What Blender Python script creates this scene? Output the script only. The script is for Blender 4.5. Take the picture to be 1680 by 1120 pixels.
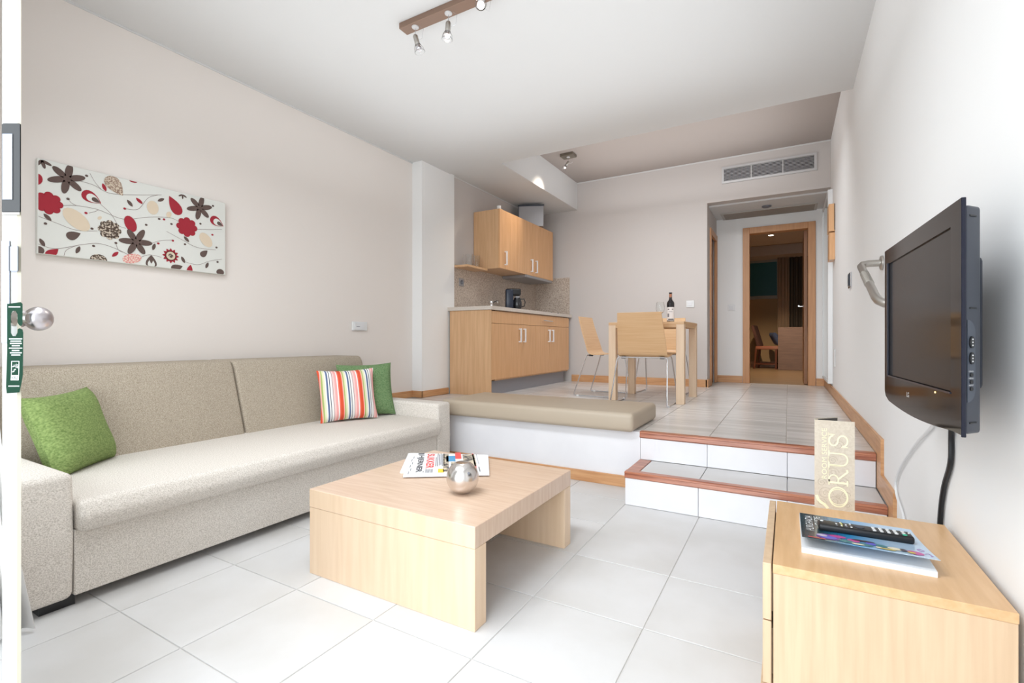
import bpy, bmesh, math, random
from mathutils import Vector, Matrix
random.seed(7)
PI = math.pi
scn = bpy.context.scene
for o in list(bpy.data.objects): bpy.data.objects.remove(o)
COL = scn.collection

# ------------------------------------------------------------------ camera, world, light, exposure
cam_d = bpy.data.cameras.new('camera'); cam = bpy.data.objects.new('camera', cam_d); COL.objects.link(cam)
cam.location = (0, 0, 0.975); cam.rotation_euler = (PI/2, 0, math.radians(29.75))
cam_d.sensor_width = 36; cam_d.lens = 16.993; cam_d.shift_y = -0.00167; cam_d.clip_start = 0.02
scn.camera = cam
w = bpy.data.worlds.new('sky'); scn.world = w; w.use_nodes = True
bg = w.node_tree.nodes['Background']; bg.inputs[0].default_value = (0.88, 0.95, 1.0, 1); bg.inputs[1].default_value = 0.8
def area(name, loc, rot, sx, sy, power, col=(1, 1, 1), portal=False):
    d = bpy.data.lights.new(name, 'AREA'); d.shape = 'RECTANGLE'; d.size = sx; d.size_y = sy; d.energy = power; d.color = col
    o = bpy.data.objects.new(name, d); COL.objects.link(o); o.location = loc; o.rotation_euler = rot
    if portal: d.cycles.is_portal = True
    return o
area('doorway_daylight', (-1.22, 0.28, 1.15), (PI/2, 0, 0), 3.0, 2.2, 1, portal=True)
# added fill aimed up at the lower ceiling, in place of bounced flash
area('bounce_fill', (-1.5, 2.5, 2.25), (PI, 0, 0), 3.0, 2.6, 10, (0.90, 0.955, 1.0))
dl_ = area('daylight_fill', (-1.3, -1.6, 1.40), (math.radians(92), 0, 0), 5.0, 2.5, 78, (0.88, 0.95, 1.0)); dl_.data.spread = math.radians(150)  # added area light outside the doorway, boosting the daylight
pl_ = area('near_ceiling_fill', (-1.45, 0.82, 2.80), (math.radians(26), 0, 0), 2.0, 0.7, 31, (0.90, 0.955, 1.0)); pl_.data.spread = math.radians(125)  # fill added above the view, not a real fitting
cv_ = area('upper_floor_fill', (-1.1, 4.75, 3.20), (math.radians(26), 0, 0), 1.9, 0.6, 26, (0.92, 0.965, 1.0)); cv_.data.spread = math.radians(125)  # added fill hidden behind the ceiling step, brightening the far end
area('recess_bounce_fill', (-1.2, 5.4, 2.75), (PI, 0, 0), 2.4, 1.8, 8, (0.93, 0.965, 1.0))  # second added fill, aimed up at the recess ceiling
scn.view_settings.view_transform = 'Standard'; scn.view_settings.look = 'None'
scn.view_settings.gamma = 1.0; scn.view_settings.use_curve_mapping = False
scn.view_settings.exposure = 0.60

# ------------------------------------------------------------------ materials
def lin(c):
    r = []
    for v in c[:3]:
        v = v/255.0
        r.append(v/12.92 if v <= 0.04045 else ((v+0.055)/1.055)**2.4)
    return (r[0], r[1], r[2], 1)
def mat(name, rgb, rough=0.6, metal=0.0, rgb2=None, scale=(8, 8, 8), bump=0.0, detail=3, dist=0.0, spec=0.5, coat=0.0, lo=0.35, hi=0.65, vary=0.0):
    m = bpy.data.materials.new(name); m.use_nodes = True
    nt = m.node_tree; b = nt.nodes['Principled BSDF']
    b.inputs['Base Color'].default_value = lin(rgb); b.inputs['Roughness'].default_value = rough; b.inputs['Metallic'].default_value = metal
    b.inputs['Specular IOR Level'].default_value = spec; b.inputs['Coat Weight'].default_value = coat
    if rgb2 or bump:
        tc = nt.nodes.new('ShaderNodeTexCoord'); mp = nt.nodes.new('ShaderNodeMapping'); nz = nt.nodes.new('ShaderNodeTexNoise')
        mp.inputs['Scale'].default_value = scale; nz.inputs['Detail'].default_value = detail; nz.inputs['Scale'].default_value = 1.0
        nz.inputs['Distortion'].default_value = dist
        nt.links.new(tc.outputs['Object'], mp.inputs[0]); nt.links.new(mp.outputs[0], nz.inputs['Vector'])
        if rgb2:
            cr = nt.nodes.new('ShaderNodeValToRGB')
            cr.color_ramp.elements[0].position = lo; cr.color_ramp.elements[0].color = lin(rgb)
            cr.color_ramp.elements[1].position = hi; cr.color_ramp.elements[1].color = lin(rgb2)
            nt.links.new(nz.outputs['Fac'], cr.inputs[0]); out = cr.outputs[0]
            if vary:
                oi = nt.nodes.new('ShaderNodeObjectInfo'); hs = nt.nodes.new('ShaderNodeHueSaturation'); ma = nt.nodes.new('ShaderNodeMapRange')
                ma.inputs['To Min'].default_value = 1-vary; ma.inputs['To Max'].default_value = 1+vary*0.4
                nt.links.new(oi.outputs['Random'], ma.inputs['Value']); nt.links.new(ma.outputs[0], hs.inputs['Value'])
                nt.links.new(out, hs.inputs['Color']); out = hs.outputs[0]
                # each piece gets its own bit of pattern
                ad = nt.nodes.new('ShaderNodeVectorMath'); ad.operation = 'ADD'; mu = nt.nodes.new('ShaderNodeMath'); mu.operation = 'MULTIPLY'; mu.inputs[1].default_value = 57.0
                nt.links.new(oi.outputs['Random'], mu.inputs[0]); nt.links.new(mp.outputs[0], ad.inputs[0]); nt.links.new(mu.outputs[0], ad.inputs[1])
                nt.links.new(ad.outputs[0], nz.inputs['Vector'])
            nt.links.new(out, b.inputs['Base Color'])
        if bump:
            bp = nt.nodes.new('ShaderNodeBump'); bp.inputs['Strength'].default_value = bump; bp.inputs['Distance'].default_value = 0.004
            nt.links.new(nz.outputs['Fac'], bp.inputs['Height']); nt.links.new(bp.outputs[0], b.inputs['Normal'])
    return m
def glassm(name, rgb=(255, 255, 255), rough=0.0, ior=1.45):
    m = bpy.data.materials.new(name); m.use_nodes = True; b = m.node_tree.nodes['Principled BSDF']
    b.inputs['Base Color'].default_value = lin(rgb); b.inputs['Transmission Weight'].default_value = 1.0
    b.inputs['Roughness'].default_value = rough; b.inputs['IOR'].default_value = ior
    return m
def emit(name, rgb, s):
    m = bpy.data.materials.new(name); m.use_nodes = True; b = m.node_tree.nodes['Principled BSDF']
    b.inputs['Base Color'].default_value = lin(rgb); b.inputs['Emission Color'].default_value = lin(rgb); b.inputs['Emission Strength'].default_value = s
    return m
M = {}
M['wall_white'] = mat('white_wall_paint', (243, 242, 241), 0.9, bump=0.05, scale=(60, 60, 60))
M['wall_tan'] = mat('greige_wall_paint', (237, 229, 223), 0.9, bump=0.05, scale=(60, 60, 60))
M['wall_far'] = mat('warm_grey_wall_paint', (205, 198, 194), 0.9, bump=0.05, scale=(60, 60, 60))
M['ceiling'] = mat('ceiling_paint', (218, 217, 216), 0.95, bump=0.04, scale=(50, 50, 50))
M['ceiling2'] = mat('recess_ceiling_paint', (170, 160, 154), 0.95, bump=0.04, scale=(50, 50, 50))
M['grout'] = mat('floor_grout', (208, 205, 202), 0.9)
M['grout2'] = mat('upper_grout', (176, 168, 160), 0.9)
M['tile'] = mat('white_stone_tile', (206, 204, 202), 0.38, rgb2=(216, 215, 215), scale=(3, 3, 3), detail=6, vary=0.02, spec=0.4)
M['tile2'] = mat('beige_streaked_tile', (204, 198, 193), 0.26, rgb2=(224, 219, 215), scale=(1.2, 16, 4), detail=5, vary=0.03, spec=0.5)
M['riser'] = mat('white_riser_tile', (232, 231, 235), 0.4, rgb2=(238, 237, 240), scale=(3, 3, 3), vary=0.01)
M['nosing'] = mat('red_brown_wood', (150, 84, 58), 0.35, rgb2=(194, 128, 98), scale=(3, 60, 60), detail=5, coat=0.2)
M['base'] = mat('oak_skirting', (196, 142, 96), 0.4, rgb2=(214, 164, 118), scale=(4, 4, 60), detail=4, coat=0.1)
M['beechY'] = mat('beech_veneer_top', (208, 178, 154), 0.33, rgb2=(218, 192, 170), scale=(5, 70, 5), detail=4, coat=0.15)
M['beechZ'] = mat('beech_veneer_upright', (224, 195, 164), 0.4, rgb2=(231, 204, 175), scale=(35, 35, 2.5), detail=4, coat=0.1)
M['cabZ'] = mat('cabinet_beech_upright', (206, 176, 144), 0.4, rgb2=(216, 188, 156), scale=(60, 60, 3), detail=4, coat=0.1)
M['cabY'] = mat('cabinet_beech_top', (212, 170, 124), 0.35, rgb2=(222, 182, 138), scale=(60, 6, 60), detail=4, coat=0.1)
M['kit'] = mat('kitchen_oak_veneer', (213, 162, 114), 0.4, rgb2=(223, 174, 127), scale=(45, 45, 2.5), detail=5, coat=0.1)
M['kitside'] = mat('kitchen_oak_side', (208, 164, 122), 0.4, rgb2=(220, 178, 136), scale=(45, 45, 2.5), detail=5, coat=0.1)
M['ply'] = mat('oak_plywood', (212, 170, 126), 0.4, rgb2=(220, 181, 138), scale=(3, 90, 90), detail=5, coat=0.1)
M['doorwood'] = mat('door_frame_wood', (196, 140, 96), 0.4, rgb2=(208, 154, 108), scale=(40, 40, 2.5), detail=4)
M['darkdoor'] = mat('dark_oak_door', (140, 96, 62), 0.4, rgb2=(158, 110, 74), scale=(40, 40, 2.5), detail=4)
M['sofa'] = mat('oatmeal_weave', (184, 175, 164), 0.95, rgb2=(234, 227, 219), scale=(230, 230, 300), detail=3, bump=0.45, lo=0.28, hi=0.62)
M['sofaback'] = mat('oatmeal_weave_shaded', (134, 120, 102), 0.95, rgb2=(196, 184, 167), scale=(230, 230, 300), detail=3, bump=0.45, lo=0.25, hi=0.68)  # same weave as the seat, with the back's shade put into the colour
M['green'] = mat('green_chenille', (98, 122, 62), 0.95, rgb2=(144, 164, 100), scale=(110, 110, 160), detail=4, bump=0.5, lo=0.3, hi=0.65)
M['green2'] = mat('deep_green_chenille', (84, 116, 72), 0.95, rgb2=(126, 154, 108), scale=(110, 110, 160), detail=4, bump=0.5, lo=0.3, hi=0.65)
M['vinyl'] = mat('khaki_leatherette', (182, 167, 148), 0.45, bump=0.05, scale=(90, 90, 90))
M['chrome'] = mat('polished_chrome', (225, 226, 230), 0.12, 1.0)
M['wire'] = mat('chromed_wire', (214, 216, 220), 0.25, 1.0)
M['steel'] = mat('brushed_steel', (188, 184, 178), 0.35, 1.0)
M['satin'] = mat('satin_knob_metal', (205, 200, 204), 0.3, 1.0)
M['alu'] = mat('grey_aluminium', (170, 168, 170), 0.45, 0.7)
M['handle'] = mat('satin_white_handle', (240, 240, 242), 0.4, 0.2)
M['kick'] = mat('grey_plinth', (150, 150, 156), 0.5, 0.2)
M['granite'] = mat('speckled_granite', (168, 148, 132), 0.4, rgb2=(212, 198, 184), scale=(75, 75, 75), detail=4, lo=0.35, hi=0.62)
M['counter'] = mat('beige_worktop', (206, 194, 182), 0.4, rgb2=(216, 206, 196), scale=(90, 90, 90))
M['black'] = mat('black_plastic', (22, 23, 26), 0.4)
M['gloss'] = mat('gloss_black_bezel', (24, 16, 13), 0.08, spec=0.12)
M['screen'] = mat('tv_screen_glass', (34, 28, 26), 0.16, spec=0.1)
M['darkgrey'] = mat('charcoal_plastic', (60, 64, 74), 0.45)
M['navy'] = mat('blue_black_edge', (18, 21, 38), 0.2, spec=0.4)
M['coffee'] = mat('blue_black_plastic', (36, 44, 62), 0.25)
M['white'] = mat('white_plastic', (232, 232, 232), 0.4)
M['paper'] = mat('white_paper', (232, 232, 234), 0.7)
M['ink'] = mat('black_ink', (60, 60, 66), 0.7)
M['greyink'] = mat('grey_ink', (120, 122, 130), 0.7)
M['redink'] = mat('red_ink', (226, 92, 88), 0.7)
M['card'] = mat('sand_card', (198, 184, 166), 0.7, rgb2=(208, 196, 179), scale=(60, 60, 60), detail=3, dist=2.0)
M['cardswirl'] = mat('sand_card_swirl', (172, 158, 138), 0.7)
M['cardprint'] = mat('pale_gold_print', (238, 230, 196), 0.6)
M['darkpanel'] = mat('dark_card_panel', (84, 80, 76), 0.6)
M['canvas'] = mat('canvas_cloth', (226, 226, 220), 0.85, bump=0.1, scale=(300, 300, 300))
M['pbrown'] = mat('brown_print', (98, 80, 74), 0.85)
M['pbrown2'] = mat('speckled_brown_print', (84, 68, 58), 0.85, rgb2=(206, 192, 174), scale=(90, 90, 90), lo=0.5, hi=0.58)
M['pred'] = mat('red_print', (164, 40, 54), 0.85)
M['ppink'] = mat('speckled_pink_print', (222, 140, 136), 0.85, rgb2=(236, 212, 196), scale=(120, 120, 120), lo=0.45, hi=0.55)
M['pbeige'] = mat('beige_print', (224, 206, 182), 0.85)
M['ptan'] = mat('speckled_tan_print', (150, 124, 108), 0.85, rgb2=(214, 198, 178), scale=(160, 160, 160), lo=0.42, hi=0.58)
M['pline'] = mat('line_print', (150, 134, 130), 0.85)
M['doorpaint'] = mat('cream_door_paint', (198, 198, 195), 0.6)
M['doorbeige'] = mat('beige_seal', (196, 190, 172), 0.6)
M['platesilver'] = mat('pale_silver_plate', (150, 154, 166), 0.4, 0.3)
M['hanger'] = mat('green_card', (4, 52, 34), 0.7, spec=0.2)
M['curtain'] = mat('white_curtain_cloth', (246, 244, 242), 0.9)
M['sheer'] = mat('beige_sheer', (168, 142, 116), 0.9)
M['taupe'] = mat('taupe_curtain_cloth', (98, 88, 74), 0.9)
M['teal'] = mat('teal_blind', (14, 92, 104), 0.5)
M['bedwall'] = mat('sand_wall_paint', (170, 142, 106), 0.9)
M['desk'] = mat('dark_walnut_desk', (128, 104, 92), 0.5, rgb2=(140, 114, 100), scale=(5, 5, 40))
M['chairwood'] = mat('reddish_chair_wood', (110, 60, 36), 0.4)
M['bluecloth'] = mat('blue_cloth', (76, 88, 118), 0.9)
M['glass'] = glassm('clear_glass')
M['wineglass'] = glassm('clear_wine_glass', (250, 252, 252), 0.0, 1.3)
M['bottle'] = mat('dark_bottle_glass', (20, 14, 18), 0.06, coat=0.5)
M['label'] = mat('wine_label_paper', (226, 222, 222), 0.6)
M['bulb'] = emit('lit_halogen', (255, 240, 220), 9)
M['mirror'] = mat('mirror_glass', (214, 222, 222), 0.03, 1.0)
M['wood_dark'] = mat('grey_wood_rose', (120, 96, 82), 0.5)
M['track'] = mat('brown_metal_rail', (142, 116, 100), 0.35, 0.5)
M['louvre'] = mat('dark_vent_inside', (52, 48, 50), 0.8)
M['ventmetal'] = mat('vent_metal', (206, 204, 204), 0.4, 0.2)
M['plastic_blue'] = mat('blue_cover_print', (70, 160, 214), 0.25)

# ------------------------------------------------------------------ helpers
def key(o): return o.name
ORG = {}
class MB:
    def __init__(s): s.bm = bmesh.new(); s.smooth = False
    def box(s, x0, x1, y0, y1, z0, z1, bev=0.0, seg=1, mtx=None):
        m = Matrix.Translation(((x0+x1)/2, (y0+y1)/2, (z0+z1)/2)) @ Matrix.Diagonal((abs(x1-x0), abs(y1-y0), abs(z1-z0), 1))
        r = bmesh.ops.create_cube(s.bm, size=1, matrix=m); vs = r['verts']
        if bev:
            es = list({e for v in vs for e in v.link_edges})
            rr = bmesh.ops.bevel(s.bm, geom=es, offset=bev, segments=seg, profile=0.5, affect='EDGES'); vs = list({v for f in rr['faces'] for v in f.verts} | {v for v in vs if v.is_valid})
        if mtx: bmesh.ops.transform(s.bm, matrix=mtx, verts=vs)
        return s
    def poly(s, pts):
        vs = [s.bm.verts.new(p) for p in pts]
        try: s.bm.faces.new(vs)
        except ValueError: pass
        return s
    def prism(s, pts, vec):
        vec = Vector(vec); a = [s.bm.verts.new(p) for p in pts]; b = [s.bm.verts.new(Vector(p)+vec) for p in pts]
        n = len(pts); s.bm.faces.new(a); s.bm.faces.new(b[::-1])
        for i in range(n): s.bm.faces.new((a[i], b[i], b[(i+1) % n], a[(i+1) % n]))
        return s
    def tube(s, pts, r, seg=10, closed=False):
        pts = [Vector(p) for p in pts]; n = len(pts); rings = []
        prev = None
        for i, p in enumerate(pts):
            if closed: d = pts[(i+1) % n]-pts[i-1]
            elif i == 0: d = pts[1]-p
            elif i == n-1: d = p-pts[i-1]
            else: d = (pts[i+1]-p).normalized()+(p-pts[i-1]).normalized()
            d.normalize()
            if prev is None:
                up = Vector((0, 0, 1)) if abs(d.z) < 0.9 else Vector((1, 0, 0)); a = d.cross(up).normalized()
            else: a = (prev-d*prev.dot(d)).normalized()
            prev = a; b = d.cross(a); rr = r[i] if isinstance(r, (list, tuple)) else r
            rings.append([s.bm.verts.new(p+(a*math.cos(2*PI*k/seg)+b*math.sin(2*PI*k/seg))*rr) for k in range(seg)])
        for i in range(n if closed else n-1):
            A, B = rings[i], rings[(i+1) % n]
            for k in range(seg): s.bm.faces.new((A[k], A[(k+1) % seg], B[(k+1) % seg], B[k]))
        if not closed: s.bm.faces.new(rings[0][::-1]); s.bm.faces.new(rings[-1])
        s.smooth = True
        return s
    def lathe(s, prof, c=(0, 0, 0), seg=24, mtx=None):
        c = Vector(c); rings = []; allv = []
        for (r, z) in prof:
            if r < 1e-5: ring = [s.bm.verts.new((0, 0, z))]
            else: ring = [s.bm.verts.new((r*math.cos(2*PI*k/seg), r*math.sin(2*PI*k/seg), z)) for k in range(seg)]
            rings.append(ring); allv += ring
        for A, B in zip(rings, rings[1:]):
            for k in range(seg):
                k2 = (k+1) % seg
                if len(A) == 1 and len(B) == 1: continue
                if len(A) == 1: s.bm.faces.new((A[0], B[k2], B[k]))
                elif len(B) == 1: s.bm.faces.new((A[k], A[k2], B[0]))
                else: s.bm.faces.new((A[k], A[k2], B[k2], B[k]))
        m = Matrix.Translation(c) @ (mtx or Matrix.Identity(4))
        bmesh.ops.transform(s.bm, matrix=m, verts=allv); s.smooth = True
        return s
    def mesh(s, me, mtx):
        n0 = len(s.bm.verts); s.bm.from_mesh(me); s.bm.verts.ensure_lookup_table()
        bmesh.ops.transform(s.bm, matrix=mtx, verts=s.bm.verts[n0:])
        return s
    def build(s, name, m, parent=None, label=None, smooth=None, kind=None, sub=0):
        org = ORG.get(key(parent), Vector((0, 0, 0))) if parent else None
        if parent: bmesh.ops.translate(s.bm, vec=-org, verts=s.bm.verts)
        bmesh.ops.recalc_face_normals(s.bm, faces=s.bm.faces)
        me = bpy.data.meshes.new(name); s.bm.to_mesh(me); s.bm.free()
        if s.smooth if smooth is None else smooth:
            me.polygons.foreach_set('use_smooth', [True]*len(me.polygons))
            try: me.set_sharp_from_angle(angle=math.radians(42))
            except Exception: pass
        me.materials.append(m)
        o = bpy.data.objects.new(name, me); COL.objects.link(o)
        if parent: o.parent = parent; ORG[o.name] = org
        else: ORG[o.name] = Vector((0, 0, 0))
        if label: o['label'] = label
        if kind: o['kind'] = kind
        if sub:
            md = o.modifiers.new('subsurf', 'SUBSURF'); md.levels = sub; md.render_levels = sub
        return o
def tag(o, label, cat, group=None):
    o['label'] = label; o['category'] = cat
    if group: o['group'] = group
    return o
def thing(name, label, cat, loc, group=None, rz=0.0, local=False):
    o = bpy.data.objects.new(name, None); COL.objects.link(o); o.location = loc; o.rotation_euler = (0, 0, rz); o.empty_display_size = 0.05
    ORG[o.name] = Vector((0, 0, 0)) if local else Vector(loc)
    return tag(o, label, cat, group)
def structure(o): o['kind'] = 'structure'; return o
def bx(name, m, x0, x1, y0, y1, z0, z1, parent=None, bev=0.0, seg=1, **k):
    return MB().box(x0, x1, y0, y1, z0, z1, bev, seg).build(name, m, parent, smooth=(seg > 1), **k)
_T = {}
def text_mesh(s, extr=0.0, bold=0.0):
    if (s, extr) in _T: return _T[(s, extr)]
    c = bpy.data.curves.new('t', 'FONT'); c.body = s; c.size = 1.0; c.extrude = extr; c.resolution_u = 3; c.offset = 0.028 if s in ('HJERNER', 'SUKKER') else 0.0
    o = bpy.data.objects.new('t', c); COL.objects.link(o)
    bpy.context.view_layer.update()
    me = bpy.data.meshes.new_from_object(o.evaluated_get(bpy.context.evaluated_depsgraph_get()))
    bpy.data.objects.remove(o)
    xs = [v.co.x for v in me.vertices]; ys = [v.co.y for v in me.vertices]
    me.transform(Matrix.Translation((-min(xs), -min(ys), 0)))
    _T[(s, extr)] = (me, max(xs)-min(xs), max(ys)-min(ys))
    return _T[(s, extr)]
def put_text(mb, s, origin, right, up, length, height):
    """lay the text in the plane: starts at origin, runs `length` along right and `height` along up"""
    me, w_, h_ = text_mesh(s); right = Vector(right).normalized(); up = Vector(up).normalized(); n = right.cross(up)
    m = Matrix.Translation(origin) @ Matrix((( right.x, up.x, n.x, 0), (right.y, up.y, n.y, 0), (right.z, up.z, n.z, 0), (0, 0, 0, 1))) @ Matrix.Diagonal((length/w_, height/h_, 1, 1))
    mb.mesh(me, m)
def ring(n, f): return [f(2*PI*k/n) for k in range(n)]
def tiles(x0, x1, y0, y1, z, xs, ys, m, parent, mats=None, gap=0.0045, th=0.006, skip=None):
    """floor tiles as separate children; full ones share a mesh"""
    cache = {}
    for xa, xb in zip(xs, xs[1:]):
        for ya, yb in zip(ys, ys[1:]):
            a, b = max(xa, x0), min(xb, x1); c, d = max(ya, y0), min(yb, y1)
            if b-a < 0.02 or d-c < 0.02: continue
            if skip and skip((a+b)/2, (c+d)/2): continue
            wx, wy = round(b-a-gap, 4), round(d-c-gap, 4)
            if (wx, wy) not in cache:
                s = MB().box(-wx/2, wx/2, -wy/2, wy/2, -th, 0)
                es = [e for e in s.bm.edges if all(v.co.z > -1e-6 for v in e.verts)]
                bmesh.ops.bevel(s.bm, geom=es, offset=0.0012, segments=1, affect='EDGES')
                o = s.build('tile', m, parent); 
                cache[(wx, wy)] = o.data
            else:
                o = bpy.data.objects.new('tile', cache[(wx, wy)]); COL.objects.link(o); o.parent = parent
            o.location = Vector(((a+b)/2, (c+d)/2, z))

# ------------------------------------------------------------------ room geometry constants
ZC = 2.835; ZT = 3.237; ZU = 0.375
XL = -3.43; XR = 0.417; YF = 3.155
T = 0.415

# floors
fl = structure(bx('floor', M['grout'], XL-0.1, XR+0.1, 0.30, YF+0.1, -0.12, -0.0035))
xs = [-0.84+T*i for i in range(-8, 5)]
ys = [2.052+T*i for i in range(-5, 4)]
tiles(XL, XR, 0.30, YF, 0.0, xs, ys, M['tile'], fl, skip=lambda x, y: x > -0.84 and y > 2.05)
tiles(-0.84, XR, 2.052, 2.83, 0.0, [-0.84+T*i for i in range(0, 5)], [2.052, 2.9], M['tile'], fl)
fu = structure(bx('floor', M['grout2'], XL-0.1, XR+0.1, YF+0.02, 7.50, 0.0, ZU-0.0035))
tiles(-3.28, XR, YF+0.05, 7.47, ZU, xs, [YF+0.05+T*i for i in range(0, 12)], M['tile2'], fu,
      skip=lambda x, y: (x < -0.89 and y > 6.56) or (x < -2.95 and y > 4.55))
fb = structure(bx('floor', mat('bedroom_floor', (150, 122, 92), 0.3, rgb2=(166, 138, 104), scale=(2, 14, 4)), -3.0, 2.2, 7.47, 12.05, 0.2, ZU-0.001))
ter = structure(bx('floor', mat('terrace_stone', (205, 200, 192), 0.8, rgb2=(214, 210, 204), scale=(4, 4, 4)), -4.5, 2.5, -2.6, 0.30, -0.15, -0.01))

# platform face under the bench
face = structure(bx('wall_platform', M['riser'], XL, -0.84, YF, YF+0.05, 0.0, ZU-0.001))

# walls
structure(bx('wall_left', M['wall_tan'], XL-0.15, XL, 0.30, 3.89, 0.0, ZC+0.3))
structure(bx('wall_left', M['wall_white'], XL-0.15, -3.30, 3.89, 4.45, ZU-0.05, ZC+0.3))
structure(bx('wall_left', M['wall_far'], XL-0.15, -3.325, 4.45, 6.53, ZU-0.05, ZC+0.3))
structure(bx('wall_right', M['wall_white'], XR, XR+0.15, 0.30, 7.6, -0.1, ZT+0.2))
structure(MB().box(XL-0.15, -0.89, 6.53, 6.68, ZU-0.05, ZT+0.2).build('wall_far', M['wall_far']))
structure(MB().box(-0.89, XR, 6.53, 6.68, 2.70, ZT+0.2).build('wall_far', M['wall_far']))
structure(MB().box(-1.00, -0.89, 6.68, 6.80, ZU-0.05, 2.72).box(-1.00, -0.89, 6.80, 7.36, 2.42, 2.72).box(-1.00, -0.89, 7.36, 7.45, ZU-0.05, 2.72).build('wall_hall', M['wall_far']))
structure(MB().box(-1.0, -0.52, 7.45, 7.55, ZU-0.05, 2.72).box(0.28, XR, 7.45, 7.55, ZU-0.05, 2.72).box(-0.52, 0.28, 7.45, 7.55, 2.50, 2.72).build('wall_hall', M['wall_white']))
structure(MB().box(-4.5, 2.5, -1.7, 0.30, 2.75, 2.9).box(-4.5, -4.35, -2.6, 0.30, 0, 2.75).box(2.0, 2.15, -2.6, 0.30, 0, 2.75).build('wall_light_block', M['wall_white']))  # unseen roof and side walls, added to cut the light from outside
structure(MB().box(XL-0.15, -2.75, 0.30, 0.42, 0, ZC+0.3).box(-2.75, 0.30, 0.30, 0.42, 2.28, ZC+0.3).box(0.30, XR+0.15, 0.30, 0.42, 0, ZC+0.3).build('wall_front', M['wall_white']))
# ceilings
structure(MB().box(XL-0.15, XR+0.15, 0.30, 4.37, ZC, ZC+0.5).build('ceiling', M['ceiling']))
structure(MB().box(XL-0.15, -2.645, 4.37, 6.53, ZC+0.012, ZC+0.5).build('ceiling', M['ceiling']))
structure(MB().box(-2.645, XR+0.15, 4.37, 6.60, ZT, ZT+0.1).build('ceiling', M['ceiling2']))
structure(MB().box(-1.0, XR+0.1, 6.68, 7.55, 2.68, 2.78).build('ceiling', M['ceiling']))
# pale cornice beads along the wall tops
tr = structure(MB().box(XL, XL+0.008, 0.42, 3.89, ZC-0.012, ZC).build('trim_1', M['ceiling']))
structure(MB().box(-2.645, XR, 6.522, 6.53, ZT-0.014, ZT).build('trim_2', M['ceiling']))
structure(MB().box(-3.325, -3.317, 4.45, 6.52, ZC, ZC+0.012).build('trim_3', M['ceiling']))

# skirting
structure(MB().box(-2.73, -0.89, 6.515, 6.53, ZU, ZU+0.096, 0.002).build('baseboard_far', M['base']))
structure(MB().box(-0.905, -0.89, 6.515, 6.53, ZU, ZU+0.096).box(-0.89, -0.876, 6.515, 6.75, ZU, ZU+0.096, 0.002).build('baseboard_hall', M['base']))
structure(MB().box(-0.89, -0.555, 7.436, 7.45, ZU, ZU+0.096, 0.002).box(0.315, 0.403, 7.436, 7.45, ZU, ZU+0.096, 0.002).build('baseboard_hall', M['base']))
structure(MB().box(-3.30, -3.286, 3.876, 4.33, ZU, ZU+0.068, 0.002).box(XL, -3.286, 3.876, 3.89, ZU, ZU+0.068, 0.002).box(XL, XL+0.014, YF+0.05, 3.876, ZU, ZU+0.068).build('baseboard_left', M['base']))
structure(MB().box(XR-0.014, XR, 3.1555, 7.45, ZU, ZU+0.10, 0.002).build('baseboard_right', M['base']))
sb = MB()
P0 = [(3.155, 0.375), (3.155, 0.20), (2.82, 0.20), (2.82, 0.0), (2.70, 0.0), (2.70, 0.295), (3.03, 0.295), (3.03, 0.475), (3.155, 0.475)]
sb.prism([(XR-0.014, y, z) for y, z in P0], (0.014, 0, 0)); structure(sb.build('baseboard_right', M['base'], label='stepped oak skirting beside the two steps'))
structure(MB().box(-2.46, -0.845, YF-0.014, YF, 0.0, 0.075, 0.002).build('baseboard_platform', M['base']))

# steps
st = thing('entry_step', 'lower tiled step with red-brown wooden nosing', 'step', (-0.22, 2.98, 0))
bx('step_body', M['riser'], -0.835, XR-0.016, 2.83, YF, 0.0, 0.185, st)
for (a, b) in ((-0.84, -0.43), (-0.43, -0.005), (-0.005, XR-0.016)):
    bx('riser_tile', M['riser'], a+0.0015, b-0.0015, 2.818, 2.829, 0.002, 0.158, st, bev=0.001)
for (a, b) in ((-0.765, -0.43), (-0.43, -0.005), (-0.005, XR-0.016)):
    bx('tread_tile', M['tile'], a+0.002, b-0.002, 2.868, YF-0.002, 0.186, 0.195, st, bev=0.001)
def nosing(x0, x1, y0, z1, d=0.05, h=0.040):
    p = [(y0+0.008, z1-h), (y0, z1-h+0.008), (y0+0.004, z1-0.014), (y0+0.001, z1-0.011), (y0+0.002, z1-0.004), (y0+0.008, z1), (y0+d, z1), (y0+d, z1-h)]
    return MB().prism([(x0, y, z) for y, z in p], (x1-x0, 0, 0))
nosing(-0.842, XR-0.016, 2.812, 0.197).build('nosing', M['nosing'], st)
bx('side_trim', M['nosing'], -0.842, -0.768, 2.862, YF-0.001, 0.158, 0.197, st, bev=0.003)
st = thing('upper_step', 'upper tiled step edge with red-brown wooden nosing at the raised floor', 'step', (-0.22, YF, 0.197))
for (a, b) in ((-0.84, -0.43), (-0.43, -0.005), (-0.005, XR-0.016)):
    bx('riser_tile', M['riser'], a+0.0015, b-0.0015, YF+0.001, YF+0.012, 0.197, 0.334, st, bev=0.001)
bx('step_body', M['riser'], -0.84, XR-0.016, YF+0.012, YF+0.02, 0.196, 0.334, st)
nosing(-0.842, XR-0.016, YF-0.006, ZU+0.002, 0.054, 0.042).build('nosing', M['nosing'], st)

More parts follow.
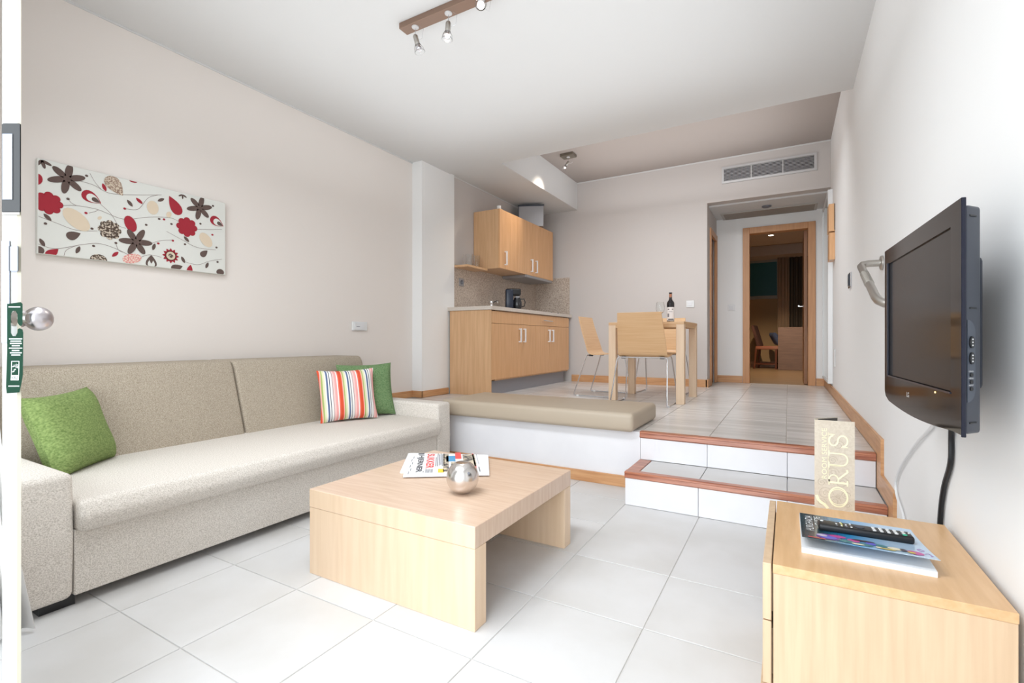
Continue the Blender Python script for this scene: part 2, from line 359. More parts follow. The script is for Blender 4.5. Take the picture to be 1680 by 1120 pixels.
# ------------------------------------------------------------------ bench cushion
def soft_box(mb, x0, x1, y0, y1, z0, z1, r, crown=0.0, nx=12, ny=12):
    """rounded cushion; top crowned"""
    mb.box(x0, x1, y0, y1, z0, z1, r, 4)
    mb.smooth = True
    return mb
s = MB(); soft_box(s, -2.42, -0.865, 3.075, 3.72, ZU+0.001, ZU+0.125, 0.03)
tag(s.build('bench_cushion', M['vinyl']), 'long khaki leatherette bench cushion lying on the raised floor edge', 'cushion')

# ------------------------------------------------------------------ sofa
sf = thing('sofa', 'oatmeal fabric three-seat sofa against the greige wall', 'sofa', (-2.85, 1.8, 0))
def slab(pts, y0, y1, name, m, r=0.02, **k):
    s = MB().prism([(x, y0, z) for x, z in pts], (0, y1-y0, 0))
    bmesh.ops.recalc_face_normals(s.bm, faces=s.bm.faces)
    bmesh.ops.bevel(s.bm, geom=list(s.bm.edges), offset=r, segments=4, profile=0.5, affect='EDGES')
    return s.build(name, m, sf, smooth=True, **k)
XB = XL+0.03
slab([(XB, 0.035), (-2.255, 0.035), (-2.245, 0.25), (-2.255, 0.493), (XB, 0.493)], 0.475, 0.737, 'armrest', M['sofa'], 0.025)
slab([(XB, 0.035), (-2.255, 0.035), (-2.25, 0.25), (-2.255, 0.500), (XB, 0.500)], 2.836, 2.993, 'armrest', M['sofa'], 0.02)
slab([(XB, 0.04), (-2.262, 0.04), (-2.262, 0.28), (XB, 0.28)], 0.739, 2.834, 'base_panel', M['sofa'], 0.006)
slab([(-3.05, 0.272), (-2.225, 0.272), (-2.200, 0.33), (-2.225, 0.390), (-3.05, 0.390)], 0.741, 2.832, 'seat_cushion', M['sofa'], 0.022)
for (a, b) in ((0.741, 1.800), (1.807, 2.88)):
    slab([(XB, 0.30), (-2.93, 0.345), (-3.075, 0.80), (-3.10, 0.842), (XB, 0.842)], a, b, 'back_cushion', M['sofaback'], 0.022)
for (x, y) in ((-2.32, 0.70), (-2.32, 2.9), (-3.3, 0.70), (-3.3, 2.9)):
    bx('foot', M['black'], x-0.03, x+0.03, y-0.05, y+0.05, 0.0, 0.04, sf)

def pillow_mesh(wd, ht, th, m, name, n=22, wave=0.0):
    bm = bmesh.new(); G = {}
    for side in (1, -1):
        for i in range(n+1):
            for j in range(n+1):
                u = -1+2*i/n; v = -1+2*j/n
                if side == -1 and (i in (0, n) or j in (0, n)): G[(side, i, j)] = G[(1, i, j)]; continue
                pinch = 1-0.07*(1-abs(u)**2.2)*abs(v)**2; pinch2 = 1-0.07*(1-abs(v)**2.2)*abs(u)**2
                t = (max(0, 1-u**4)*max(0, 1-v**4))**0.62
                z = side*th/2*t*(1+0.10*math.sin(3.1*u+1.3)*math.cos(2.7*v))
                G[(side, i, j)] = bm.verts.new((u*wd/2*pinch2, z, v*ht/2*pinch + wave*math.sin(2.2*u)))
        for i in range(n):
            for j in range(n):
                q = [G[(side, i, j)], G[(side, i+1, j)], G[(side, i+1, j+1)], G[(side, i, j+1)]]
                try: bm.faces.new(q if side == -1 else q[::-1])
                except ValueError: pass
    s = MB(); s.bm.free(); s.bm = bm; s.smooth = True
    return s
def frame(origin, right, up):
    r = Vector(right).normalized(); u = Vector(up); u = (u-r*u.dot(r)).normalized(); n = u.cross(r)   # local x=right, z=up, y=-normal toward viewer
    n = r.cross(u)
    m = Matrix(((r.x, -n.x, u.x, origin[0]), (r.y, -n.y, u.y, origin[1]), (r.z, -n.z, u.z, origin[2]), (0, 0, 0, 1)))
    return m
def pillow(name, label, wd, ht, th, m, base, right, up, wave=0.0):
    """base = middle of the bottom edge"""
    s = pillow_mesh(wd, ht, th, m, name, wave=wave)
    r = Vector(right).normalized(); u = Vector(up); u = (u-r*u.dot(r)).normalized()
    c = Vector(base)+u*ht/2
    o = s.build(name, m); o.matrix_world = frame(c, r, u)
    return tag(o, label, 'cushion')
pillow('throw_pillow', 'light green woven throw pillow leaning on the near arm of the sofa', 0.42, 0.38, 0.15, M['green'],
       (-2.81, 0.97, 0.378), (0.66, -0.75, -0.02), (-0.26, -0.23, 1.0))
pillow('throw_pillow', 'dark green woven throw pillow behind the striped one', 0.42, 0.42, 0.13, M['green2'],
       (-2.78, 2.655, 0.392), (0.55, 0.83, 0.02), (-0.30, 0.18, 1.0))
# striped pillow: stripes are woven colour, procedural ramp along local x
def stripes():
    m = mat('striped_cotton', (235, 235, 230), 0.9); nt = m.node_tree; b = nt.nodes['Principled BSDF']
    tc = nt.nodes.new('ShaderNodeTexCoord'); sx = nt.nodes.new('ShaderNodeSeparateXYZ'); mr = nt.nodes.new('ShaderNodeMapRange')
    mr.inputs['From Min'].default_value = -0.205; mr.inputs['From Max'].default_value = 0.205
    ml = nt.nodes.new('ShaderNodeMath'); ml.operation = 'MULTIPLY'; ml.inputs[1].default_value = 2.9
    fr = nt.nodes.new('ShaderNodeMath'); fr.operation = 'FRACT'
    cr = nt.nodes.new('ShaderNodeValToRGB'); cr.color_ramp.interpolation = 'CONSTANT'
    W = (238, 236, 232); seq = [(0, (222, 84, 52)), (.10, (246, 186, 176)), (.15, (170, 188, 110)), (.21, (228, 226, 190)), (.30, W), (.36, (92, 108, 146)), (.44, W), (.50, (44, 52, 84)), (.53, W), (.63, (120, 60, 80)), (.65, (246, 200, 196)), (.74, (240, 168, 164)), (.84, W), (.90, (232, 120, 96)), (.95, (222, 84, 52))]
    els = cr.color_ramp.elements
    els[0].position = 0; els[0].color = lin(seq[0][1]); els[1].position = seq[1][0]; els[1].color = lin(seq[1][1])
    for p, c in seq[2:]:
        e = els.new(p); e.color = lin(c)
    for a, b_ in ((tc.outputs['Object'], sx.inputs[0]), (sx.outputs['X'], mr.inputs['Value']), (mr.outputs[0], ml.inputs[0]), (ml.outputs[0], fr.inputs[0]), (fr.outputs[0], cr.inputs[0]), (cr.outputs[0], b.inputs['Base Color'])):
        nt.links.new(a, b_)
    return m
pillow('throw_pillow', 'striped white, red, blue and green throw pillow on the sofa seat', 0.41, 0.38, 0.12, stripes(),
       (-2.745, 2.45, 0.392), (0.45, 0.89, 0.02), (-0.26, 0.10, 1.0))

# ------------------------------------------------------------------ coffee table
ct = thing('coffee_table', 'low square beech coffee table with slab sides in the middle of the floor', 'table', (-1.32, 1.74, 0))
tt_ = bx('tabletop', M['beechY'], -1.74, -0.905, 1.335, 2.15, 0.277, 0.352, ct, bev=0.002)
tt_.data.materials.append(M['beechZ'])
for p_ in tt_.data.polygons:
    if p_.normal.y < -0.9: p_.material_index = 1
bx('leg', M['beechZ'], -1.739, -0.906, 1.336, 1.406, 0.0, 0.2765, ct, bev=0.0015)
bx('leg', M['beechZ'], -1.739, -0.906, 2.079, 2.149, 0.0, 0.2765, ct, bev=0.0015)

# newspapers
def sheet(name, label, LB, LT, RT, RB, z0, z1, group=None):
    t = thing(name, label, 'newspaper', (LB[0], LB[1], z0), group)
    MB().prism([(p[0], p[1], z0) for p in (LB, LT, RT, RB)], (0, 0, z1-z0)).build('pages', M['paper'], t)
    o = Vector((LB[0], LB[1], z1+0.0006)); U = Vector((RB[0]-LB[0], RB[1]-LB[1], 0)); V = Vector((LT[0]-LB[0], LT[1]-LB[1], 0))
    return t, o, U, V
sheet('newspaper', 'lower newspaper poking out to the left beneath the headline newspaper', (-1.575, 1.70), (-1.80, 2.01), (-1.42, 2.12), (-1.24, 1.82), 0.352, 0.3565)
t, o, U, V = sheet('newspaper', 'folded newspaper with big black and red headline lying on top', (-1.503, 1.642), (-1.777, 1.998), (-1.388, 2.173), (-1.182, 1.86), 0.357, 0.363)
def quad(mb, o, U, V, a, b, c, d, n=0.0):
    mb.poly([o+U*a+V*c+Vector((0, 0, n)), o+U*b+V*c+Vector((0, 0, n)), o+U*b+V*d+Vector((0, 0, n)), o+U*a+V*d+Vector((0, 0, n))])
def news_text(m, items, name, label=None):
    s = MB()
    for (txt, a, b, c, d) in items:   # runs from far (V=d) to near (V=c), letter tops to the right
        if txt is None: quad(s, o, U, V, a, b, c, d); continue
        me, w_, h_ = text_mesh(txt); R = -V*(d-c); Up = U*(b-a); n = Vector((0, 0, 1)); org = o+U*a+V*d
        mm = Matrix(((R.x/w_, Up.x/h_, 0, org.x), (R.y/w_, Up.y/h_, 0, org.y), (0, 0, 1, org.z), (0, 0, 0, 1)))
        s.mesh(me, mm)
    s.build(name, m, t, label=label, kind='stuff')
news_text(M['ink'], [('HJERNER', 0.115, 0.205, 0.12, 0.86), (None, 0.22, 0.228, 0.12, 0.16), (None, 0.365, 0.373, 0.35, 0.75), (None, 0.895, 0.905, 0.1, 0.3), (None, 0.70, 0.71, 0.1, 0.3), (None, 0.12, 0.2, 0.9, 0.96)], 'black_headline', 'black headline lettering')
news_text(M['redink'], [('SUKKER', 0.245, 0.345, 0.27, 0.92), (None, 0.62, 0.70, 0.66, 0.97), (None, 0.85, 0.87, 0.1, 0.9)], 'red_headline', 'red headline lettering')
lines = [(None, 0.05+0.016*(i % 2), 0.058+0.016*(i % 2), 0.06+0.13*i, 0.16+0.13*i) for i in range(6)] + [(None, 0.25+0.013*i, 0.257+0.013*i, 0.1, 0.24) for i in range(7)]
lines += [(None, 0.57+0.018*i, 0.578+0.018*i, 0.10, 0.26) for i in range(7)]+[(None, 0.905, 0.912, 0.4+0.06*i, 0.44+0.06*i) for i in range(8)]
lines += [(None, 0.385+0.02*i, 0.395+0.02*i, 0.35+0.03*(i % 3), 0.93-0.04*(i % 2)) for i in range(5)]
news_text(M['greyink'], lines, 'text_lines')
pm = mat('newsprint_photo', (70, 66, 70), 0.7, rgb2=(214, 200, 176), scale=(40, 40, 40), detail=4, lo=0.4, hi=0.6)
news_text(pm, [(None, 0.46, 0.53, 0.12, 0.9), (None, 0.72, 0.88, 0.33, 0.86), (None, 0.56, 0.70, 0.30, 0.52)], 'photo')
news_text(M['plastic_blue'], [(None, 0.50, 0.62, 0.55, 0.80)], 'blue_panel')
news_text(mat('yellow_print', (236, 206, 66), 0.7), [(None, 0.73, 0.82, 0.12, 0.32), (None, 0.40, 0.47, 0.1, 0.24)], 'yellow_panel')
# steel ball
bl = thing('steel_ball', 'brushed steel ball ornament with flat top and small hole on the coffee table', 'ornament', (-1.150, 1.607, 0.352))
R0 = 0.066
prof = [(0, -R0*0.985)] + [(R0*math.sin(a), -R0*math.cos(a)) for a in [0.17+i*(PI-0.17-0.42)/22 for i in range(23)]]
prof += [(R0*0.36, R0*0.90), (0.0, R0*0.90)]
MB().lathe(prof, (-1.150, 1.607, 0.352+R0*0.985), 40).build('shell', mat('ball_steel', (222, 218, 216), 0.24, 1.0), bl)
hv = (Vector((0, 0, 0.975))-Vector((-1.15, 1.607, 0.418))).normalized(); rt = Vector((math.cos(math.radians(29.75)), math.sin(math.radians(29.75)), 0))
hd = (hv+rt*0.45+Vector((0, 0, 0.28))).normalized(); hc = Vector((-1.150, 1.607, 0.352+R0*0.985))+hd*R0*0.992
MB().lathe([(0, 0.0006), (0.0055, 0.0006), (0.006, -0.001)], hc, 14, hd.to_track_quat('Z', 'Y').to_matrix().to_4x4()).build('hole', M['greyink'], bl)

# ------------------------------------------------------------------ picture
pc = thing('wall_picture', 'wide canvas printed with red and brown flowers and leaves on the greige wall', 'picture', (XL, 1.43, 1.43))
YA, YB_, ZA, ZB = 0.96, 1.93, 1.425, 1.925
PX = XL+0.032
bx('canvas', M['canvas'], XL+0.001, PX, YA, YB_, ZA, ZB, pc, bev=0.003)
def clipz(p): return (PX+0.0012, min(max(p[0], YA+0.003), YB_-0.003), min(max(p[1], ZA+0.003), ZB-0.003))
SH = {}
def shp(m, pts, lay=0):
    s = SH.setdefault((m, lay), MB())
    P = [clipz(p) for p in pts]; Q = []
    for p in P:
        p = (p[0]+0.0004*lay, p[1], p[2])
        if not Q or (abs(p[1]-Q[-1][1])+abs(p[2]-Q[-1][2])) > 1e-5: Q.append(p)
    if len(Q) > 2:
        if (abs(Q[0][1]-Q[-1][1])+abs(Q[0][2]-Q[-1][2])) < 1e-5: Q.pop()
        area_ = abs(sum(Q[i][1]*Q[(i+1) % len(Q)][2]-Q[(i+1) % len(Q)][1]*Q[i][2] for i in range(len(Q))))
        if len(Q) > 2 and area_ > 1e-7: s.poly(Q)
def ell(m, y, z, a, b, ang=0, lay=0, n=18, leaf=False):
    ca, sa = math.cos(ang), math.sin(ang); pts = []
    for k in range(n):
        t_ = 2*PI*k/n; u = a*math.cos(t_); v = b*math.sin(t_)*(1 if not leaf else (0.35+0.65*abs(math.sin(t_))))
        pts.append((y+u*ca-v*sa, z+u*sa+v*ca))
    shp(m, pts, lay)
def drop(m, y, z, L, W, ang, lay=0):     # pointed at +ang end
    pts = []
    for k in range(20):
        t_ = 2*PI*k/20; u = L*math.cos(t_); wv = W*math.sin(t_)*math.sqrt(max(0, (1-math.cos(t_))/2))*1.15
        pts.append((y+u*math.cos(ang)-wv*math.sin(ang), z+u*math.sin(ang)+wv*math.cos(ang)))
    shp(m, pts, lay)
def flower(m, y, z, r, ang, n=6):
    for k in range(n):
        a = ang+2*PI*k/n; L = r*(0.52+0.07*math.sin(k*2.3)); ell(m, y+math.cos(a)*r*0.52, z+math.sin(a)*r*0.52, L, r*0.21, a, 2)
    ell(m, y, z, r*0.2, r*0.2, 0, 3)
def blob(m, y, z, r, n=8, lay=1):
    for k in range(n):
        a = 2*PI*k/n; ell(m, y+math.cos(a)*r*0.7, z+math.sin(a)*r*0.7, r*0.33, r*0.33, 0, lay+(k % 2)*0)
    ell(m, y, z, r*0.75, r*0.75, 0, lay+1)
def vine(pts):
    P = []
    n = len(pts)
    for i in range(n-1):
        p0 = pts[max(0, i-1)]; p1 = pts[i]; p2 = pts[i+1]; p3 = pts[min(n-1, i+2)]
        for k in range(6):
            t_ = k/6.0
            P.append(tuple(0.5*((2*p1[j])+(-p0[j]+p2[j])*t_+(2*p0[j]-5*p1[j]+4*p2[j]-p3[j])*t_*t_+(-p0[j]+3*p1[j]-3*p2[j]+p3[j])*t_**3) for j in (0, 1)))
    P.append(pts[-1])
    for a, b in zip(P, P[1:]):
        d = Vector((b[0]-a[0], b[1]-a[1])); 
        if d.length < 1e-6: continue
        d.normalize(); nx, ny = -d.y*0.0011, d.x*0.0011
        shp('pline', [(a[0]+nx, a[1]+ny), (b[0]+nx, b[1]+ny), (b[0]-nx, b[1]-ny), (a[0]-nx, a[1]-ny)], 0)
for c in ([(1.051, 1.695), (1.119, 1.712), (1.217, 1.712), (1.334, 1.685), (1.461, 1.724), (1.583, 1.747), (1.64, 1.728)], [(1.129, 1.852), (1.195, 1.846), (1.269, 1.82), (1.396, 1.843), (1.534, 1.879)],
          [(.962, 1.62), (1.031, 1.6), (1.119, 1.577), (1.212, 1.591)], [(.962, 1.475), (1.031, 1.461), (1.135, 1.499), (1.217, 1.521), (1.298, 1.505), (1.396, 1.469), (1.467, 1.495), (1.534, 1.49)],
          [(1.223, 1.749), (1.275, 1.701), (1.31, 1.644), (1.347, 1.633)], [(1.341, 1.748), (1.409, 1.761), (1.461, 1.841), (1.514, 1.873)], [(1.562, 1.657), (1.655, 1.619), (1.745, 1.586), (1.864, 1.589)],
          [(1.655, 1.483), (1.745, 1.472), (1.823, 1.507), (1.905, 1.532)], [(1.178, 1.907), (1.2, 1.865), (1.229, 1.831)], [(1.737, 1.703), (1.905, 1.736)], [(1.173, 1.684), (1.2, 1.698), (1.217, 1.712)],
          [(1.066, 1.43), (1.077, 1.462), (1.119, 1.493)], [(1.083, 1.74), (1.098, 1.721), (1.119, 1.712)], [(1.461, 1.558), (1.528, 1.592), (1.597, 1.609)], [(1.298, 1.538), (1.31, 1.5), (1.334, 1.489)]): vine(c)
flower('pbrown', 1.079, 1.848, 0.080, 0.35); flower('pbrown', 1.76, 1.851, 0.078, 0.30); flower('pbrown', 1.399, 1.562, 0.082, 0.05)
blob('pred', 1.004, 1.698, 0.058); blob('pred', 1.681, 1.708, 0.062); blob('pbrown2', 1.269, 1.608, 0.055)
for (y, z, k_) in ((1.186, 1.772, 1), (1.872, 1.781, 1)):
    drop('pred', y, z, 0.048, 0.036, -0.45, 1); drop('canvas', y+0.008, z-0.005, 0.034, 0.025, -0.45, 2); drop('pbrown', y+0.019, z-0.010, 0.021, 0.014, -0.45, 3)
drop('pred', 1.608, 1.831, 0.062, 0.038, 2.1, 1); ell('pred', 1.370, 1.664, 0.048, 0.030, 1.9, 1, leaf=False)
ell('pbeige', 1.119, 1.635, 0.072, 0.042, -0.75, 1); ell('pbeige', 1.486, 1.788, 0.042, 0.032, 1.57, 1); ell('pbeige', 1.799, 1.645, 0.052, 0.034, -0.9, 1)
ell('pbeige', 1.575, 1.765, 0.020, 0.014, 1.2, 1); ell('pbeige', 1.222, 1.667, 0.012, 0.008, 0.9, 1)
drop('ptan', 1.295, 1.868, 0.060, 0.046, -0.9, 1); drop('pbrown', 1.107, 1.547, 0.034, 0.026, 0.5, 1); ell('ppink', 1.378, 1.459, 0.050, 0.028, 0.3, 1)
for k in range(12):
    a = 2*PI*k/12; drop('pred', 1.586+0.032*math.cos(a), 1.507+0.032*math.sin(a), 0.016, 0.011, a, 1)
ell('pred', 1.586, 1.507, 0.030, 0.030, 0, 1); ell('pbeige', 1.586, 1.507, 0.026, 0.026, 0, 2); ell('pbrown2', 1.586, 1.507, 0.014, 0.014, 0, 3)
drop('pbrown', 1.478, 1.455, 0.040, 0.034, 1.57, 1); drop('canvas', 1.478, 1.447, 0.028, 0.022, 1.57, 2); drop('pbrown', 1.478, 1.462, 0.020, 0.011, -1.57, 3)
ell('pbrown2', 1.217, 1.428, 0.040, 0.032, 0, 1); drop('pred', 1.019, 1.437, 0.034, 0.024, 0.8, 1); ell('pbrown', 0.965, 1.442, 0.022, 0.022, 0, 1)
drop('pbrown', 1.788, 1.554, 0.030, 0.022, 0.8, 1); drop('pbrown', 1.622, 1.436, 0.036, 0.026, 0.4, 1); drop('pred', 1.699, 1.438, 0.028, 0.020, 1.4, 1)
for a in (-0.4, -1.3, -2.2): ell('pbrown', 0.977+0.02*math.cos(a), 1.915+0.02*math.sin(a), 0.022, 0.008, a, 1)
for a in (-0.5, -1.57, -2.6): ell('pbrown', 1.655+0.014*math.cos(a), 1.912+0.014*math.sin(a), 0.014, 0.005, a, 1)
ell('pred', 0.958, 1.812, 0.030, 0.022, 1.4, 1); ell('pbrown', 1.893, 1.44, 0.026, 0.022, 0, 1); ell('pred', 1.384, 1.925, 0.022, 0.012, 0, 1)
for (m_, y, z, a) in (('pred', 1.243, 1.847, -1.2), ('pred', 1.295, 1.472, 0.8), ('pred', 1.415, 1.812, -0.7), ('pbrown', .999, 1.622, -0.8), ('pbrown', .978, 1.485, -1.1), ('pbrown', 1.125, 1.47, 1.2),
                      ('pbrown', 1.367, 1.786, -0.9), ('pbrown', 1.531, 1.847, 0.6), ('pbrown', 1.492, 1.548, 1.3), ('pbrown', 1.658, 1.492, -1.1), ('pbrown', 1.806, 1.476, 1.2), ('pbrown', 1.678, 1.629, -0.8)):
    ell(m_, y, z, 0.022, 0.0095, a, 1, leaf=True)
for p in ((1.163, 1.889), (1.083, 1.74), (.991, 1.587), (1.187, 1.599), (1.194, 1.503), (1.298, 1.538), (1.451, 1.675), (1.521, 1.726), (1.59, 1.709), (1.764, 1.747), (1.669, 1.594), (1.845, 1.885), (1.868, 1.606), (1.875, 1.509)):
    ell('pbrown', p[0], p[1], 0.0075, 0.0065, 0, 1, 10)
for p in ((1.16, 1.681), (1.341, 1.748), (1.548, 1.729), (1.598, 1.605), (1.516, 1.573), (1.841, 1.688)): ell('pred', p[0], p[1], 0.0075, 0.0065, 0, 1, 10)
names = {'pbrown': 'brown_print', 'pred': 'red_print', 'pbrown2': 'speckled_brown_print', 'pbeige': 'beige_print', 'ppink': 'pink_print', 'ptan': 'tan_print', 'pline': 'vine_print', 'canvas': 'white_print'}
merged = {}
for (m_, lay), s in SH.items():
    if m_ not in merged: merged[m_] = s
    else:
        me = bpy.data.meshes.new('tmp'); s.bm.to_mesh(me); merged[m_].bm.from_mesh(me); s.bm.free()
for m_, s in merged.items(): s.build(names[m_], M[m_], pc, kind='stuff', label=names[m_].replace('_', ' ').replace('print', 'printed shapes'))

# ------------------------------------------------------------------ small wall fittings
t = thing('wall_control', 'small white thermostat box on the greige wall above the sofa', 'thermostat', (XL, 3.16, 1.10))
bx('body', M['white'], XL+0.001, XL+0.022, 3.075, 3.245, 1.06, 1.14, t, bev=0.003); bx('cover', M['paper'], XL+0.022, XL+0.026, 3.09, 3.20, 1.068, 1.132, t, bev=0.001)
bx('slot', M['greyink'], XL+0.0255, XL+0.027, 3.11, 3.15, 1.094, 1.098, t)
for (x, z, y, lb) in ((-1.093, 1.435, 6.53, 'white light switch on the far wall right of the wine bottle'), (-0.696, 1.428, 7.45, 'white light switch on the hall wall left of the door frame')):
    t = thing('light_switch', lb, 'switch', (x, y, z))
    bx('plate', M['white'], x-0.048, x+0.048, y-0.009, y-0.001, z-0.045, z+0.045, t, bev=0.003)
    bx('rocker', M['paper'], x-0.026, x+0.026, y-0.014, y-0.009, z-0.026, z+0.026, t, bev=0.002)
t = thing('light_switch', 'silver-framed light switch on the right wall beyond the television', 'switch', (XR, 4.52, 1.43))
bx('plate', M['chrome'], XR-0.010, XR-0.001, 4.45, 4.60, 1.375, 1.49, t, bev=0.003); bx('rocker', M['darkgrey'], XR-0.018, XR-0.010, 4.47, 4.53, 1.39, 1.475, t, bev=0.002)
bx('rocker', M['white'], XR-0.018, XR-0.010, 4.532, 4.58, 1.39, 1.475, t, bev=0.002)

# grab handle on right wall
t = thing('grab_handle', 'brushed steel angled grab handle on the right wall behind the television', 'handle', (XR, 3.06, 1.365))
ry = Matrix.Rotation(-PI/2, 4, 'Y')
MB().lathe([(0, 0), (0.037, 0), (0.037, 0.008), (0.030, 0.012), (0, 0.012)], (XR-0.001, 3.06, 1.365), 24, ry).build('mount', M['steel'], t)
MB().lathe([(0, 0), (0.037, 0), (0.037, 0.008), (0.030, 0.012), (0, 0.012)], (XR-0.001, 2.46, 1.12), 24, ry).build('mount', M['steel'], t)
MB().tube([(XR-0.01, 3.06, 1.365), (XR-0.06, 3.06, 1.365), (XR-0.085, 3.05, 1.36), (XR-0.095, 3.02, 1.347), (XR-0.095, 2.55, 1.158), (XR-0.090, 2.50, 1.137), (XR-0.075, 2.47, 1.124), (XR-0.05, 2.46, 1.12), (XR-0.01, 2.46, 1.12)], 0.0175, 14).build('bar', M['steel'], t)
s = MB()
for i in range(12):
    f = 0.28+i*0.030; p = Vector((XR-0.095, 3.02, 1.347)).lerp(Vector((XR-0.095, 2.55, 1.158)), f); q = Vector((XR-0.095, 3.02, 1.347)).lerp(Vector((XR-0.095, 2.55, 1.158)), f+0.012)
    s.tube([p, q], 0.019, 14)
s.build('grip_rings', M['steel'], t, kind='stuff')

# ------------------------------------------------------------------ television
tv = thing('television', 'black flat wall television with glossy bezel on the right wall', 'television', (0.30, 1.28, 0.78), local=True)
th = math.radians(2.55)
# local frame: +Y runs along the screen away from the camera, +X goes to the wall; origin = near front bottom
tv.location = (0.299, 1.28, 0.785); tv.rotation_euler = (0, 0, th)
W_, H_ = 0.665, 0.473
def arc_y(y):  # lower lip curve of the bezel: deeper in the middle of the bottom
    return -0.0 
s = MB()
out = [(0.0, H_), (W_, H_)] + [(W_, 0.028), (W_-0.012, 0.012)] + [(W_*(1-k/12.0), 0.004-0.016*math.sin(PI*k/12.0)) for k in range(1, 12)] + [(0.0, 0.0)]
inn = (0.060, W_-0.050, 0.080, H_-0.046)
# front bezel as four strips so the screen sits recessed
def strip(pts): s.prism([(0.0, y, z) for y, z in pts], (0.007, 0, 0))
strip([(0, H_), (W_, H_), (W_, inn[3]), (0, inn[3])]); strip([(0, inn[2]), (inn[0], inn[2]), (inn[0], inn[3]), (0, inn[3])][::-1]); strip([(inn[1], inn[2]), (W_, inn[2]), (W_, inn[3]), (inn[1], inn[3])])
low = [p for p in out if p[1] < inn[2]]
strip([(0, inn[2])]+[(W_, inn[2])]+low)
s.build('bezel', M['gloss'], tv)
bx('screen', M['screen'], 0.004, 0.0068, inn[0], inn[1], inn[2], inn[3], tv)
s = MB()
for a, b, c, d in ((inn[1], inn[1]+0.010, inn[2]-0.004, inn[3]+0.002),): s.box(-0.003, 0.006, a, b, c, d)
s.box(-0.002, 0.006, inn[0], inn[1], inn[2]-0.004, inn[2]); s.build('screen_trim', M['navy'], tv)
MB().box(-0.0005, 0.0072, -0.003, 0.0, -0.004, H_, 0.001).build('edge_strip', M['navy'], tv)
s = MB().prism([(0.0072, 0.001, 0.0), (0.042, 0.040, 0.0), (0.042, W_-0.040, 0.0), (0.0072, W_-0.001, 0.0)], (0, 0, H_-0.012))
bmesh.ops.recalc_face_normals(s.bm, faces=s.bm.faces); bmesh.ops.bevel(s.bm, geom=[e for e in s.bm.edges], offset=0.008, segments=3, profile=0.5, affect='EDGES'); s.smooth = True
s.build('casing', M['darkgrey'], tv)
bx('rear_housing', M['darkgrey'], 0.046, 0.075, 0.13, W_-0.13, 0.08, H_-0.10, tv, bev=0.012, seg=3)
bx('wall_bracket', M['black'], 0.075, 0.088, 0.22, W_-0.24, 0.12, H_-0.16, tv)
# controls on the near side of the casing (sloped face)
A0 = Vector((0.0072, 0.001, 0)); A1 = Vector((0.042, 0.040, 0)); dS = (A1-A0).normalized(); nS = Vector((dS.y, -dS.x, 0))
def onside(u, z, off=0.001): return A0+dS*u+Vector((0, 0, z))+nS*off
def side_poly(mb, pts, off): mb.poly([onside(u, z, off) for u, z in pts])
s = MB(); pts = [(0.004, 0.065), (0.004, 0.230)]+[(0.004+0.026*math.sin(a), 0.205+0.025*math.cos(a)) for a in [PI/2*k/6 for k in range(1, 7)]]+[(0.004+0.026*math.cos(a), 0.09-0.025*math.sin(a)) for a in [PI/2*k/6 for k in range(0, 6)]]
s.prism([onside(u, z, 0.0002) for u, z in pts], nS*0.0012); cp = s.build('control_panel', mat('control_panel_plastic', (74, 80, 92), 0.4), tv)
for z in (0.185, 0.153):
    s = MB(); s.prism([onside(0.015+0.0075*math.cos(a), z+0.012*math.sin(a), 0.0012) for a in [2*PI*k/20 for k in range(20)]], nS*0.003)
    b_ = s.build('button', M['black'], cp)
    s = MB()
    for zz in (z+0.006, z, z-0.006): s.prism([onside(0.015+0.0022*math.cos(a), zz+0.0018*math.sin(a), 0.0043) for a in [2*PI*k/8 for k in range(8)]], nS*0.0003)
    s.build('button_symbol', M['white'], cp)
for z, txt in ((0.120, 'ON/O'), (0.106, 'MENU'), (0.092, 'INPUT')):
    s = MB(); s.prism([onside(0.015+0.005*math.cos(a), z+0.004*math.sin(a), 0.0012) for a in [2*PI*k/14 for k in range(14)]], nS*0.002); s.build('button', M['black'], cp)
    s = MB(); put_text(s, txt, onside(0.007, z+0.0055, 0.0018), dS, Vector((0, 0, 1)), 0.016, 0.003); s.build('button_label', M['white'], cp)
for z in (0.022, 0.252, 0.437): MB().prism([onside(u, zz, 0.0004) for u, zz in ((0.012, z), (0.034, z), (0.034, z+0.003), (0.012, z+0.003))], nS*0.0012).build('vent_slot', M['black'], tv)
s = MB(); put_text(s, 'LG', Vector((-0.0008, 0.40, 0.035)), (0, -1, 0), (0, 0, 1), 0.022, 0.013); s.build('logo', M['white'], tv)
s = MB().prism([(-0.001, 0.16+0.0022*math.cos(a), 0.070+0.0022*math.sin(a)) for a in [2*PI*k/10 for k in range(10)]], (0.001, 0, 0)); s.build('standby_light', emit('standby_led', (255, 214, 120), 3), tv)
# cables
def cable(name, label, pts, r, m):
    P = []; pts = [Vector(p) for p in pts]; n = len(pts)
    for i in range(n-1):
        p0, p1, p2, p3 = pts[max(0, i-1)], pts[i], pts[i+1], pts[min(n-1, i+2)]
        for k in range(6):
            t_ = k/6.0; P.append(0.5*((2*p1)+(-p0+p2)*t_+(2*p0-5*p1+4*p2-p3)*t_*t_+(-p0+3*p1-3*p2+p3)*t_**3))
    P.append(pts[-1]); return tag(MB().tube(P, r, 8).build(name, m), label, 'cable')
cable('cable', 'white cable curving down the wall from the television', [(0.345, 1.66, 0.86), (0.385, 1.85, 0.76), (0.408, 2.056, 0.690), (0.408, 2.281, 0.592), (0.408, 2.53, 0.46), (0.408, 2.66, 0.36), (0.408, 2.64, 0.30), (0.408, 2.50, 0.250), (0.408, 2.36, 0.10), (0.408, 2.32, 0.012)], 0.005, M['white'])
